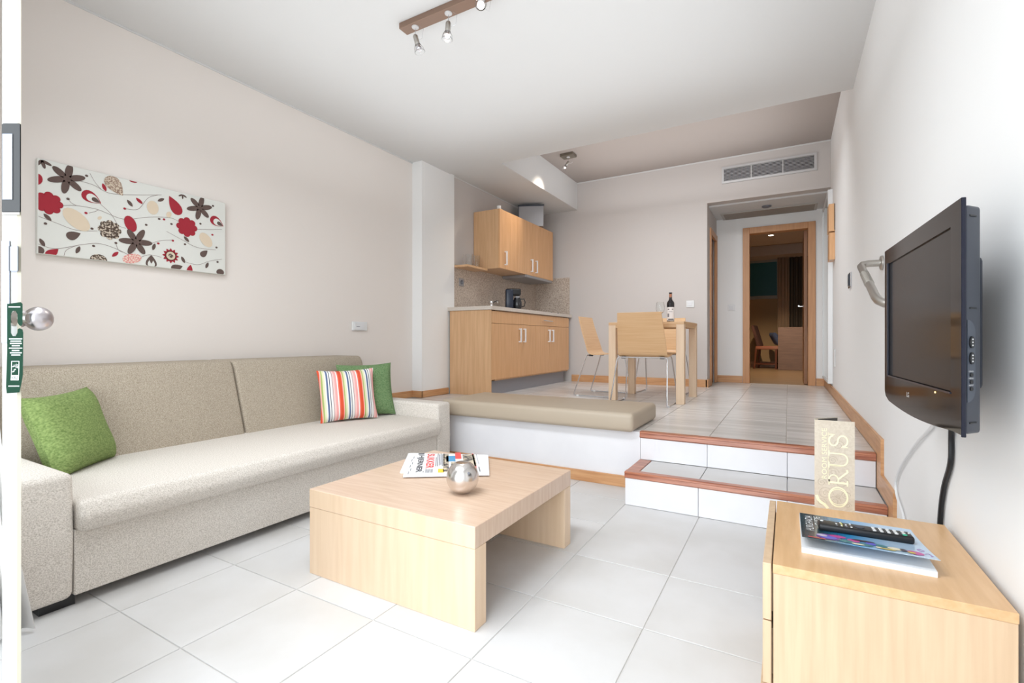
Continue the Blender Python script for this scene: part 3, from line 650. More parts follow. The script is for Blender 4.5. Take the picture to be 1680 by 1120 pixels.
cable('cable', 'black power cable hanging from the television to the cabinet', [(0.36, 1.55, 0.83), (0.390, 1.75, 0.77), (0.408, 1.839, 0.701), (0.408, 1.845, 0.62), (0.408, 1.914, 0.528), (0.408, 1.955, 0.42), (0.408, 1.99, 0.20), (0.408, 2.0, 0.012)], 0.007, M['black'])

# ------------------------------------------------------------------ tv cabinet
cb = thing('drawer_cabinet', 'light beech two-drawer cabinet against the right wall under the television', 'cabinet', (0.18, 1.62, 0))
X0, X1, Y0, Y1, ZT_ = -0.033, 0.403, 1.347, 1.885, 0.425
bx('top_panel', M['cabY'], X0, X1, Y0, Y1, ZT_-0.022, ZT_, cb, bev=0.0012)
bx('side_panel', M['cabZ'], X0+0.001, X1-0.001, Y0+0.001, Y0+0.022, 0.0, ZT_-0.0222, cb, bev=0.001)
bx('side_panel', M['cabZ'], X0+0.001, X1-0.001, Y1-0.022, Y1-0.001, 0.0, ZT_-0.0222, cb, bev=0.001)
bx('back_panel', M['cabZ'], X1-0.012, X1-0.002, Y0+0.022, Y1-0.022, 0.03, ZT_-0.0225, cb)
bx('plinth', M['cabZ'], X0-0.027, X0+0.014, Y0+0.001, Y1-0.001, 0.0, 0.120, cb, bev=0.001)
for (a, b) in ((0.128, 0.282), (0.285, ZT_-0.001)):
    dr = bx('drawer', M['cabZ'], X0-0.022, X0-0.003, Y0+0.001, Y1-0.001, a, b, cb, bev=0.0015)
    MB().box(X0-0.003, X1-0.03, Y0+0.03, Y1-0.03, a+0.01, b-0.03).build('drawer_box', M['cabZ'], dr)

# magazine (closed booklet, cover lifting at the near edge)
mg = thing('magazine', 'glossy magazine with blue cover lying on the beech cabinet', 'magazine', (0.17, 1.61, ZT_))
mx0, mx1, my0, my1 = 0.030, 0.300, 1.458, 1.745
s = MB(); s.prism([(mx0, my1, ZT_), (mx1, my1, ZT_), (mx1, my0, ZT_), (mx0, my0, ZT_)], (0, 0, 0.013)); s.build('pages', M['paper'], mg)
def cover_z(v): return ZT_+0.0140+0.026*v**1.7
def cov(u, v, off=0.0): # u 0..1 left-right, v 0..1 far->near
    return Vector((mx0+0.001+(mx1-mx0-0.001)*u+0.012*v*0+0.006*u*v, my1-(my1-my0-0.004)*v, cover_z(v)+off))
s = MB(); n = 10
for i in range(n):
    a, b = i/n, (i+1)/n
    q = [cov(0, a), cov(1, a), cov(1, b), cov(0, b)]; s.poly(q); s.poly([p-Vector((0, 0, 0.0008)) for p in q][::-1])
s.poly([cov(0, 1), cov(1, 1), cov(1, 1)-Vector((0, 0, .0008)), cov(0, 1)-Vector((0, 0, .0008))])
cvm = mat('cover_print', (40, 80, 90), 0.2, coat=0.3); nt = cvm.node_tree
tc = nt.nodes.new('ShaderNodeTexCoord'); sx = nt.nodes.new('ShaderNodeSeparateXYZ'); mr = nt.nodes.new('ShaderNodeMapRange'); cr = nt.nodes.new('ShaderNodeValToRGB')
mr.inputs['From Min'].default_value = -0.14; mr.inputs['From Max'].default_value = 0.13
cr.color_ramp.elements[0].color = lin((26, 66, 78)); cr.color_ramp.elements[0].position = 0.18; cr.color_ramp.elements[1].color = lin((186, 212, 236)); cr.color_ramp.elements[1].position = 0.75
e = cr.color_ramp.elements.new(0.42); e.color = lin((52, 150, 208)); e = cr.color_ramp.elements.new(0.3); e.color = lin((36, 110, 150))
for a, b_ in ((tc.outputs['Object'], sx.inputs[0]), (sx.outputs['X'], mr.inputs['Value']), (mr.outputs[0], cr.inputs[0]), (cr.outputs[0], nt.nodes['Principled BSDF'].inputs['Base Color'])): nt.links.new(a, b_)
cv = s.build('cover', cvm, mg)
def cpatch(pts, m, name='printed_shape', off=0.0006, label=None):
    s = MB()
    for P in pts: s.poly([cov(u, v, off) for u, v in P])
    s.build(name, m, cv, label=label, kind='stuff')
def cell(u, v, a, b, ang=0, n=14): return [(u+a*math.cos(t_)*math.cos(ang)-b*math.sin(t_)*math.sin(ang), v+a*math.cos(t_)*math.sin(ang)+b*math.sin(t_)*math.cos(ang)) for t_ in [2*PI*k/n for k in range(n)]]
for j, (c_, shapes, off) in enumerate((((120, 60, 160), [cell(.22, .82, .10, .11)], .0006), ((196, 60, 150), [cell(.30, .74, .07, .05), cell(.42, .80, .05, .06), cell(.86, .88, .06, .07)], .0009),
        ((30, 120, 128), [cell(.36, .88, .06, .06), cell(.50, .90, .06, .05), cell(.62, .83, .05, .05)], .0010), ((90, 90, 210), [cell(.22, .84, .07, .07), cell(.55, .82, .04, .05)], .0012),
        ((196, 186, 216), [cell(.17, .80, .045, .05)], .0016), ((236, 226, 196), [cell(.44, .93, .05, .03), cell(.72, .86, .055, .05), cell(.60, .92, .03, .03)], .0014),
        ((214, 190, 70), [cell(.66, .93, .06, .025), cell(.83, .90, .03, .035)], .0015), ((60, 40, 60), [cell(.78, .86, .025, .05), cell(.50, .76, .09, .03)], .0017), ((200, 60, 70), [[(.05, .93), (.19, .93), (.19, .97), (.05, .97)]], .0012))):
    cpatch(shapes, mat('cover_colour', c_, 0.3), off=off)
s = MB()
def ctext(txt, u0, u1, v0, v1):   # reads from near (v1) to far (v0), tops to the left
    me, w_, h_ = text_mesh(txt); bm2 = bmesh.new(); bm2.from_mesh(me)
    for v_ in bm2.verts:
        a = v_.co.x/w_; b = v_.co.y/h_; v_.co = cov(u1-(u1-u0)*b, v1-(v1-v0)*a, 0.0009)
    m2 = bpy.data.meshes.new('tmp'); bm2.to_mesh(m2); bm2.free(); s.bm.from_mesh(m2)
ctext('HURGHADA', .045, .115, .07, .66); ctext('GUIDE', .13, .19, .07, .40)
s.build('cover_title', M['white'], cv, label='white title lettering')
s = MB(); pen = [[(.90, .72), (.93, .69), (.95, .74), (.92, .78), (.90, .74)], [(.93, .86), (.96, .82), (.97, .88)], [(.955, .92), (.975, .90)]]
for P in pen:
    s.tube([cov(u, v, .0008) for u, v in P], 0.0005, 5)
s.build('pen_marks', mat('violet_pen', (150, 80, 160), 0.6), cv, kind='stuff')

# remote control
rm = thing('remote_control', 'long black remote control with white number keys lying on the magazine', 'remote control', (0.175, 1.61, 0.452), local=True)
rm.location = (0.177, 1.608, 0.4475); rm.rotation_euler = (math.radians(-1.5), 0, math.radians(3))
s = MB().box(-0.105, 0.105, -0.024, 0.024, 0, 0.019, 0.006, 3); s.smooth = True; s.build('body', M['black'], rm)
def keypart(cx, cy, a, b, m, nm='key'): MB().prism([(cx+a*math.cos(t_), cy+b*math.sin(t_), 0.019) for t_ in [2*PI*k/10 for k in range(10)]], (0, 0, 0.0016)).build(nm, m, rm)
keypart(-0.095, 0.010, 0.004, 0.004, M['white'])
for i in range(4):
    for j in range(3): keypart(0.022+i*0.0155, -0.014+j*0.0125, 0.0042, 0.0036, M['white'])
for i in range(4):
    for j in range(3): keypart(-0.062+i*0.011, -0.014+j*0.013, 0.0024, 0.0022, M['white'] if (i+j) % 2 else M['greyink'])
keypart(0.086, -0.014, 0.005, 0.004, mat('green_key', (60, 190, 150), 0.4)); keypart(0.086, -0.001, 0.004, 0.0035, M['white']); keypart(0.086, 0.012, 0.004, 0.0035, M['white']); keypart(0.098, 0.006, 0.002, 0.004, M['white'])
keypart(-0.010, 0.0, 0.012, 0.012, M['darkgrey'], 'ring_key'); keypart(-0.050, 0.0, 0.002, 0.018, mat('yellow_key', (206, 206, 120), 0.4))

# folded room service card at the back edge of the cabinet
cd = thing('menu_card', 'tall folded sand-coloured room service card standing on the beech cabinet', 'card', (0.13, 1.878, ZT_))
cy = 1.872
s = MB().prism([(0.075, cy, ZT_), (0.184, cy+0.006, ZT_), (0.184, cy+0.007, ZT_), (0.075, cy+0.001, ZT_)], (0, 0, 0.288)); s.build('front_leaf', M['card'], cd)
s = MB().prism([(0.075, cy+0.001, ZT_), (0.143, cy+0.060, ZT_+0.0), (0.143, cy+0.061, ZT_), (0.075, cy+0.002, ZT_)], (0, 0, 0.293))
s.build('rear_leaf', M['card'], cd)
MB().prism([(0.085, cy+0.0085, ZT_+0.20), (0.141, cy+0.0572, ZT_+0.20), (0.141, cy+0.0572, ZT_+0.290), (0.085, cy+0.0085, ZT_+0.290)], (0.0004, -0.0005, 0)).build('inner_dark_panel', M['darkpanel'], cd)  # dark panel inside the fold, on the upper part of the rear leaf
CR = Vector((0.109, 0.006, 0)).normalized()
def cardpt(u, v, off=-0.0010): return Vector((0.075, cy, ZT_))+CR*u+Vector((0, off, v))
s = MB(); 
# letters run upward, tops to the left
def vtext(mb, txt, u0, u1, v0, v1):
    me, w_, h_ = text_mesh(txt); bm2 = bmesh.new(); bm2.from_mesh(me)
    for v_ in bm2.verts:
        a = v_.co.x/w_; b = v_.co.y/h_; v_.co = cardpt(u1-(u1-u0)*b, v0+(v1-v0)*a)
    m2 = bpy.data.meshes.new('tmp'); bm2.to_mesh(m2); bm2.free(); mb.bm.from_mesh(m2)
vtext(s, 'ROOM SERVICE', 0.020, 0.034, 0.098, 0.262)
s.build('small_lettering', M['cardprint'], cd, label='ROOM SERVICE lettering')
# large lettering O R U S drawn as serif strokes (rotated 90 degrees)
s = MB()
def stroke(pts, r0=0.0018):
    for a, b in zip(pts, pts[1:]):
        a_, b_ = cardpt(*a), cardpt(*b); d = (b_-a_); L = d.length
        if L < 1e-6: continue
        d /= L; n_ = Vector((0, -1, 0)).cross(d)*r0; d2 = d*r0*0.5
        s.poly([a_-d2+n_, b_+d2+n_, b_+d2-n_, a_-d2-n_])
def G(x, y, x0, wx):  # glyph coords: x along reading direction, y up (0..1) -> card coords
    return (0.090-0.050*y, x0+wx*x)
O = [G(0.5+0.5*math.cos(t_), 0.5+0.5*math.sin(t_), 0.012, 0.062) for t_ in [2*PI*k/28 for k in range(29)]]; stroke(O, 0.0022)
O2 = [G(0.5+0.40*math.cos(t_), 0.5+0.47*math.sin(t_), 0.012, 0.062) for t_ in [2*PI*k/28 for k in range(29)]]; stroke(O2, 0.0012)
rx, rw = 0.082, 0.046
stroke([G(.15, 0, rx, rw), G(.15, 1, rx, rw)], 0.0030); stroke([G(-.02, 0, rx, rw), G(.32, 0, rx, rw)]); stroke([G(-.02, 1, rx, rw), G(.32, 1, rx, rw)])
stroke([G(.15, 1, rx, rw)]+[G(.35+.33*math.cos(t_), .75+.25*math.sin(t_), rx, rw) for t_ in [PI/2-PI*k/10 for k in range(11)]]+[G(.15, .5, rx, rw)], 0.0018); stroke([G(.40, .5, rx, rw), G(.95, 0, rx, rw), G(1.08, .03, rx, rw)], 0.0026)
ux, uw = 0.138, 0.052
stroke([G(.14, 1, ux, uw)]+[G(.5-.36*math.cos(t_), .32-.32*math.sin(t_), ux, uw) for t_ in [PI*k/12 for k in range(13)]]+[G(.86, 1, ux, uw)], 0.0022); stroke([G(-.02, 1, ux, uw), G(.30, 1, ux, uw)]); stroke([G(.72, 1, ux, uw), G(1.0, 1, ux, uw)]); stroke([G(.10, 1, ux, uw), G(.10, .35, ux, uw)], 0.0016)
sxx, sw = 0.202, 0.044
stroke([G(.92, .80, sxx, sw)]+[G(.5+.36*math.cos(t_), .76+.24*math.sin(t_), sxx, sw) for t_ in [0.2+(1.5*PI-0.2)*k/14 for k in range(15)]]+[G(.5+.38*math.cos(t_), .26+.26*math.sin(t_), sxx, sw) for t_ in [PI/2-(1.5*PI)*k/14 for k in range(15)]]+[G(.10, .12, sxx, sw)], 0.0024)
stroke([G(.95, 1.0, sxx, sw), G(.95, .70, sxx, sw)], 0.0014); stroke([G(.06, .32, sxx, sw), G(.06, 0, sxx, sw)], 0.0014)
stroke([(0.006, 0.040), (0.010, 0.028), (0.018, 0.020), (0.028, 0.014), (0.036, 0.004)], 0.0042); stroke([(0.038, 0.100), (0.038, 0.25)], 0.0006)
s.build('large_lettering', M['cardprint'], cd, label='ORUS lettering')
s = MB()
for (cu, cvv, rr_) in ((0.03, 0.05, .022), (0.055, 0.028, .018), (0.085, 0.05, .014), (0.02, 0.085, .014), (0.075, 0.09, .02), (0.05, 0.12, .018), (0.065, 0.043, .008), (0.02, 0.02, 0.013), (0.09, 0.02, .01), (0.05, 0.16, .014), (0.065, 0.21, .016)):
    P = [cardpt(cu+rr_*(1-k/26)*math.cos(k*0.5), cvv+rr_*(1-k/26)*math.sin(k*0.5), -0.0006) for k in range(24)]
    for a, b in zip(P, P[1:]):
        d = (b-a); 
        if d.length < 1e-5: continue
        n_ = Vector((0, -1, 0)).cross(d.normalized())*0.0005; s.poly([a+n_, b+n_, b-n_, a-n_])
s.build('scroll_pattern', M['cardswirl'], cd, kind='stuff')

# ------------------------------------------------------------------ front door leaf at the left edge, knob, hanger
e0 = Vector((-1.482, 0.362, 0)); e1 = Vector((-1.4545, 0.378, 0)); 
u_ = Vector((-0.9705, 0.2411, 0)); 
dl = thing('entrance_door', 'cream door leaf seen edge-on at the left side of the picture', 'door', (-1.468, 0.37, 0))
L_ = 0.71
far1 = e1+Vector((-0.9676, 0.2525, 0))*L_; far0 = far1+(e0-e1)
MB().prism([tuple(e0+Vector((0, 0, 0.012))), tuple(e1+Vector((0, 0, 0.012))), tuple(far1+Vector((0, 0, 0.012))), tuple(far0+Vector((0, 0, 0.012)))], (0, 0, 2.24)).build('door_panel', M['doorpaint'], dl)
# rebate strip on the room side (beige)
r1 = e1+Vector((0.0075, 0.0045, 0)); 
MB().prism([tuple(e1+Vector((0, 0, 0.012))), tuple(r1+Vector((0, 0, 0.012))+u_*0.004), tuple(r1+u_*0.03+Vector((0, 0, 0.012))), tuple(e1+u_*0.03+Vector((0, 0, 0.012)))], (0, 0, 2.24)).build('seal_strip', M['doorbeige'], dl)
ex = (e1-e0).normalized(); eo = -u_   # eo points out of the edge toward camera side
def ebox(name, m, a, b, c, d, z0, z1, parent=dl, bev=0.0, label=None):
    """a..b along the edge thickness, c..d outward from the edge face"""
    s_ = MB(); P = [e0+ex*a+eo*c, e0+ex*b+eo*c, e0+ex*b+eo*d, e0+ex*a+eo*d]
    s_.prism([(p.x, p.y, z0) for p in P], (0, 0, z1-z0))
    if bev: bmesh.ops.recalc_face_normals(s_.bm, faces=s_.bm.faces); bmesh.ops.bevel(s_.bm, geom=list(s_.bm.edges), offset=bev, segments=2, affect='EDGES')
    return s_.build(name, m, parent, label=label)
ebox('lock_plate', M['platesilver'], -0.002, 0.0165, 0.0, 0.004, 0.968, 1.190, bev=0.001, label='pale silver lock plate')
ebox('latch_bolt', M['platesilver'], 0.017, 0.035, 0.0, 0.012, 1.122, 1.178, bev=0.002, label='pale silver latch bolt')
ebox('latch_shadow_plate', M['darkgrey'], 0.014, 0.0185, 0.0, 0.004, 1.124, 1.178)
bk = ebox('black_catch', M['black'], -0.001, 0.040, 0.0, 0.006, 1.250, 1.444, bev=0.002, label='black catch plate with a pale window')
ebox('pale_insert', M['platesilver'], 0.0, 0.0215, 0.006, 0.0075, 1.278, 1.420, bk)
ebox('steel_lip', M['steel'], 0.0, 0.037, 0.0, 0.008, 1.2455, 1.250, bk)
kc = Vector((-1.4605, 0.4146, 1.022))
nk = ex
MB().lathe([(0, 0), (0.020, 0), (0.020, 0.006), (0.010, 0.009), (0.010, 0.026), (0.0, 0.026)], e1+ex*0.001-u_*(-0.012)+Vector((0, 0, 1.022)), 20, ex.to_track_quat('Z', 'Y').to_matrix().to_4x4()).build('knob_neck', M['steel'], dl)
MB().lathe([(0.027*math.sin(PI*k/20), -0.024*math.cos(PI*k/20)) for k in range(21)], kc, 32, ex.to_track_quat('Z', 'Y').to_matrix().to_4x4()).build('door_knob', M['satin'], dl, label='satin metal ball knob')
# hanger card hooked over the knob neck
hg = thing('door_hanger', 'green door hanger card with white print hanging from the door knob', 'sign', (-1.46, 0.385, 0.87))
ho = e0+ex*0.0105-u_*0.014; hx = ex
def hp(u, v, off=0.0, bend=True): # u across 0..0.043, v height
    k = max(0, (0.93-v))/0.07
    return ho+hx*(u-0.004*k*k)+(-u_)*(off+0.002)+Vector((0, 0, v))
outl = [(0.0, 1.052), (0.029, 1.056), (0.033, 1.052), (0.033, 1.010), (0.030, 1.004), (0.026, 1.006), (0.022, 1.012), (0.022, 1.030), (0.018, 1.037), (0.012, 1.037), (0.008, 1.030), (0.008, 0.990), (0.012, 0.983), (0.018, 0.983), (0.022, 0.990), (0.0225, 0.998), (0.027, 1.0), (0.033, 0.997), (0.0345, 0.990), (0.0345, 0.90), (0.033, 0.885), (0.030, 0.862), (0.003, 0.860), (0.000, 0.875), (0.0, 0.95)]
s = MB().prism([tuple(hp(u, v)) for u, v in outl], tuple(-u_*0.0008)); s.build('card', M['hanger'], hg)
s = MB()
for (v, a, b) in ((1.0445, .003, .028), (.976, .004, .032), (.971, .007, .030), (.966, .006, .031), (.961, .010, .027), (.956, .004, .032), (.951, .010, .026), (.946, .006, .031), (.941, .009, .028), (.8745, .005, .028)):
    s.poly([hp(a, v, .001), hp(b, v, .001), hp(b, v+0.0022, .001), hp(a, v+0.0022, .001)])
s.poly([hp(.009, .888, .001), hp(.026, .888, .001), hp(.026, .899, .001), hp(.009, .899, .001)])
for (a, b, c, d) in ((.009, .026, .928, .9295), (.009, .0102, .899, .929), (.0248, .026, .899, .929)): s.poly([hp(a, c, .001), hp(b, c, .001), hp(b, d, .001), hp(a, d, .001)])
for k in range(3):
    R_ = 0.0035+0.0028*k; P = [(.0235+R_*math.cos(a), .9235+R_*math.sin(a)) for a in [PI*0.95+k_*(PI*0.6)/6 for k_ in range(7)]]
    for p, q in zip(P, P[1:]): s.poly([hp(p[0], p[1], .001), hp(q[0], q[1], .001), hp(q[0], q[1]+.0013, .001), hp(p[0], p[1]+.0013, .001)])
for (a, b) in ((.012, .905), (.015, .909), (.012, .916)): s.poly([hp(a, b, .001), hp(a+.004, b+.002, .001), hp(a+.0034, b+.004, .001), hp(a-.0006, b+.002, .001)])
s.build('white_print', M['paper'], hg, kind='stuff')
s = MB(); put_text(s, 'HORUS', hp(.0105, .890, .0015), hx, (0, 0, 1), 0.014, 0.007); s.build('logo_lettering', M['hanger'], hg)

# curtain bunched behind the door leaf
s = MB(); n = 14
prof2 = []
for zz, wd in ((0.015, 1.0), (0.4, 0.62), (0.9, 0.34), (1.6, 0.2), (2.45, 0.2)):
    prof2.append([(-2.215+0.022*math.sin(k*1.9)*(0.4+0.6*wd)+0.016*(k/n), 0.44+(0.02+0.150*wd)*(k/n), zz) for k in range(n+1)])
for A, B in zip(prof2, prof2[1:]):
    for k in range(n): s.poly([A[k], A[k+1], B[k+1], B[k]])
bmesh.ops.remove_doubles(s.bm, verts=s.bm.verts, dist=1e-5); s.smooth = True
cu = s.build('curtain', M['curtain']); md = cu.modifiers.new('thick', 'SOLIDIFY'); md.thickness = 0.003
tag(cu, 'white curtain bunched between the entrance door and the sofa', 'curtain')

# ------------------------------------------------------------------ ceiling track light
tk = thing('track_spotlight', 'brown metal ceiling rail with three glass spotlights above the lower room', 'lamp', (-1.66, 2.18, ZC))
bx('rail', M['track'], -1.985, -1.33, 2.135, 2.205, ZC-0.035, ZC, tk, bev=0.002)
def spot_head(par, px_, py_, ztop, d, lit, L=0.055):
    d = Vector(d).normalized(); q = d.to_track_quat('Z', 'Y').to_matrix().to_4x4()
    MB().lathe([(0, 0), (0.022, 0), (0.020, -0.005), (0.008, -0.008), (0, -0.008)], (px_, py_, ztop), 18).build('rose', M['ventmetal'], par)
    a = Vector((px_, py_, ztop)); b = a-Vector((0, 0, L)); MB().tube([a, b], 0.002, 6).build('stem', M['wire'], par)
    MB().tube([a+Vector((0.03, 0, 0)), a+Vector((0.06, 0, -0.03)), a+Vector((0.05, 0, -0.08)), b+d*0.03+Vector((0.0, 0, 0))], 0.0009, 5).build('lead', M['wire'], par)
    c = b
    h = MB().lathe([(0, -0.010), (0.010, -0.008), (0.0145, 0.0), (0.015, 0.045), (0.012, 0.052), (0, 0.052)], c, 16, q).build('holder', M['steel'], par)
    MB().lathe([(0.014, 0.045), (0.016, 0.052), (0.027, 0.075), (0.030, 0.098), (0.0285, 0.099), (0.0255, 0.076), (0.0145, 0.054)], c, 20, q).build('glass_shade', M['glass'], par)
    MB().lathe([(0.010, 0.052), (0.019, 0.074), (0.021, 0.080), (0.018, 0.078), (0.0, 0.064)], c, 16, q).build('reflector', M['chrome'], par)
    MB().lathe([(0, 0.070), (0.010, 0.071), (0.013, 0.0765), (0.010, 0.082), (0, 0.084)], c, 14, q).build('bulb', M['bulb'] if lit else M['chrome'], par)
    return c+d*0.09
spot_head(tk, -1.890, 2.17, ZC-0.035, (0.28, 0.1, -1), False)
spot_head(tk, -1.650, 2.17, ZC-0.035, (0.0, -0.12, -1), True)
spot_head(tk, -1.43, 2.17, ZC-0.035, (0.55, -0.9, -0.5), True, 0.045)
t2 = thing('ceiling_spotlight', 'single metal spotlight on the raised ceiling above the kitchen', 'lamp', (-2.33, 5.46, ZT))
bx('mount', mat('dark_metal_mount', (120, 112, 100), 0.4, 0.5), -2.415, -2.245, 5.40, 5.52, ZT-0.035, ZT, t2, bev=0.003)
pp = spot_head(t2, -2.33, 5.46, ZT-0.035, (-0.50, -0.25, -0.9), True, 0.06)
def spot(name, loc, target, power, ang, blend=0.6, col=(1, .88, .72), r=0.02):
    d = bpy.data.lights.new(name, 'SPOT'); d.energy = power; d.spot_size = math.radians(ang); d.spot_blend = blend; d.color = col; d.shadow_soft_size = r
    o = bpy.data.objects.new(name, d); COL.objects.link(o); o.location = loc; o.rotation_euler = (Vector(target)-Vector(loc)).to_track_quat('-Z', 'Y').to_euler(); return o
spot('kitchen_spot_beam', pp+Vector((-0.015, -0.007, -0.02)), (-2.72, 5.22, 2.66), 20, 56, 1.0, r=0.05)
spot('track_beam', (-1.650, 2.157, ZC-0.22), (-1.64, 1.8, 0.0), 8, 70)
spot('track_beam', (-1.385, 2.09, ZC-0.14), (-0.9, 1.2, 1.9), 8, 70)

# ------------------------------------------------------------------ kitchen
kb = thing('base_cabinet', 'oak kitchen base unit with drawer, four doors and grey plinth', 'cabinet', (-3.03, 5.4, ZU))
KX = -2.74; KY0, KY1 = 4.34, 6.44; KW = -3.322; kz0 = ZU+0.172; kz1 = 1.295
bx('side_panel', M['kitside'], -3.28, KX-0.001, KY0, KY0+0.019, ZU, kz1, kb, bev=0.001)
bx('side_panel', M['kitside'], KW+0.002, KX-0.02, KY1-0.02, KY1, ZU+0.15, kz1, kb)
bx('carcass', M['kitside'], KW+0.002, KX-0.021, KY0+0.12, KY1-0.02, ZU+0.155, kz1-0.002, kb)
bx('plinth', M['kick'], KX-0.08, KX-0.06, KY0+0.02, KY1-0.05, ZU, ZU+0.150, kb)
hz = 1.150
def pull(par, x, y, z0, z1, m=M['handle']):
    s_ = MB().box(x+0.022, x+0.034, y-0.010, y+0.010, z0, z1, 0.001)
    s_.box(x, x+0.024, y-0.009, y+0.009, z0, z0+0.014, 0.001).box(x, x+0.024, y-0.009, y+0.009, z1-0.014, z1, 0.001)
    s_.build('handle', m, par)
for (a, b, hy) in ((KY0+0.021, 5.015, 4.962), (5.018, 5.385, 5.072), (5.388, 5.800, 5.752), (5.803, KY1-0.001, 5.862)):
    d_ = bx('door', M['kit'], KX-0.019, KX, a, b, kz0, hz, kb, bev=0.001)
    pull(d_, KX, hy, 0.945, 1.108)
dr = bx('drawer', M['kit'], KX-0.019, KX, KY0+0.021, KY1-0.001, hz+0.004, kz1-0.012, kb, bev=0.001)
MB().box(KX+0.020, KX+0.030, 5.58, 5.84, 1.216, 1.226, 0.001).box(KX, KX+0.022, 5.60, 5.61, 1.217, 1.225).box(KX, KX+0.022, 5.81, 5.82, 1.217, 1.225).build('handle', M['wire'], dr)
wt = thing('worktop', 'beige speckled kitchen worktop over the oak base unit', 'worktop', (-3.0, 5.4, kz1))
bx('slab', M['counter'], KW+0.002, KX+0.02, KY0-0.018, 6.515, kz1, 1.336, wt, bev=0.003)
MB().lathe([(0, 0), (0.013, 0), (0.011, 0.016), (0, 0.018)], (-2.80, 5.98, 1.336), 12).build('hob_knob', M['black'], wt)
MB().lathe([(0, 0), (0.013, 0), (0.011, 0.016), (0, 0.018)], (-2.80, 6.20, 1.336), 12).build('hob_knob', M['black'], wt)
bx('hob_plate', M['black'], -3.16, -2.86, 5.92, 6.42, 1.336, 1.340, wt)
sp = thing('splashback', 'speckled granite splashback behind the worktop', 'splashback', (KW, 5.4, 1.336))
bx('side_slab', M['granite'], -3.324, -3.312, 4.455, 6.515, 1.337, 1.838, sp)
bx('end_slab', M['granite'], -3.311, -2.765, 6.516, 6.529, 1.337, 1.880, sp)
bx('end_ledge', M['granite'], -3.311, -3.0, 6.510, 6.516, 1.337, 1.40, sp)
uc = thing('wall_cabinet', 'oak kitchen wall unit with three doors above the splashback', 'cabinet', (-3.14, 5.6, 1.82))
UX = -2.95; UY0, UY1 = 4.87, 6.35; uz0, uz1 = 1.823, 2.522
bx('carcass', M['kitside'], KW+0.002, UX-0.020, UY0, UY1, uz0, uz1, uc, bev=0.001)
for (a, b, hy) in ((UY0, 5.30, 4.99), (5.303, 5.725, 5.665), (5.728, UY1, 5.80)):
    d_ = bx('door', M['kit'], UX-0.019, UX, a, b, uz0, uz1, uc, bev=0.001); pull(d_, UX, hy, 1.868, 2.035)
hd_ = thing('cooker_hood', 'slim grey cooker hood under the oak wall unit', 'hood', (-3.1, 5.85, 1.78))
bx('body', M['alu'], KW+0.02, UX+0.0, 5.52, 6.30, 1.785, 1.8225, hd_, bev=0.004); bx('front_strip', M['alu'], UX, UX+0.012, 5.53, 6.29, 1.788, 1.818, hd_, bev=0.002)
sh = bx('wall_shelf', M['kitside'], KW+0.002, -3.12, 4.455, 4.868, 1.800, 1.8225); tag(sh, 'thin oak shelf left of the oak wall unit', 'shelf')
dz = thing('duct_box', 'grey metal box standing on top of the oak wall unit', 'box', (-3.10, 6.0, uz1), local=True)
dz.location = (-3.09, 5.95, uz1+0.001); dz.rotation_euler = (0, 0, math.radians(24))
bx('body', M['alu'], -0.17, 0.17, -0.10, 0.10, 0, 0.285, dz, bev=0.003)
MB().box(-0.178, 0.178, -0.108, -0.10, 0.275, 0.295).box(-0.178, -0.168, -0.108, -0.10, 0, 0.295).build('dark_rim', M['darkgrey'], dz)
tag(MB().lathe([(0, 0), (0.022, 0), (0.026, 0.05), (0.023, 0.05), (0.019, 0.004), (0, 0.004)], (-3.0, 4.935, uz1), 16).build('small_cup', M['white']), 'small white cup on top of the oak wall unit', 'cup')
t = thing('wall_socket', 'grey metal wall socket on the granite splashback', 'socket', (-3.31, 4.60, 1.64))
bx('plate', M['alu'], -3.311, -3.303, 4.555, 4.645, 1.60, 1.69, t, bev=0.002); MB().lathe([(0, 0.0), (0.026, 0.0), (0.026, 0.003), (0.02, -0.0), (0, 0.001)], (-3.3025, 4.60, 1.645), 16, Matrix.Rotation(PI/2, 4, 'Y')).build('socket_well', M['greyink'], t)
# glassware on the shelf
jg = thing('glass_jug', 'clear glass jug with a handle on the thin oak shelf', 'jug', (-3.20, 4.60, 1.8225))
MB().lathe([(0, 0.002), (0.040, 0.0), (0.043, 0.01), (0.038, 0.08), (0.042, 0.145), (0.040, 0.145), (0.036, 0.08), (0.040, 0.012), (0, 0.008)], (-3.21, 4.62, 1.8225), 22).build('body', M['wineglass'], jg)
MB().tube([(-3.235, 4.585, 1.945), (-3.25, 4.555, 1.95), (-3.256, 4.545, 1.90), (-3.25, 4.56, 1.86), (-3.235, 4.585, 1.86)], 0.004, 8).build('handle', M['wineglass'], jg)
tag(MB().lathe([(0, 0.002), (0.028, 0.0), (0.034, 0.145), (0.032, 0.145), (0.026, 0.006), (0, 0.006)], (-3.19, 4.745, 1.8225), 22).build('tumbler', M['wineglass']), 'tall clear glass tumbler next to the oak wall unit', 'glass')
# tap
tp = thing('kitchen_tap', 'small chrome tap with a thin bent spout on the worktop', 'tap', (-2.86, 4.52, 1.336))
MB().lathe([(0, 0), (0.024, 0), (0.022, 0.01), (0.016, 0.014), (0.015, 0.045), (0.019, 0.05), (0.017, 0.065), (0, 0.068)], (-2.85, 4.53, 1.336), 18).build('body', M['chrome'], tp)
MB().tube([(-2.85, 4.54, 1.375), (-2.92, 4.70, 1.41), (-2.98, 4.86, 1.436), (-2.985, 4.875, 1.432), (-2.985, 4.88, 1.41)], 0.006, 8).build('spout', M['chrome'], tp)
MB().tube([(-2.85, 4.53, 1.395), (-2.90, 4.62, 1.415)], 0.0035, 8).build('lever', M['chrome'], tp)
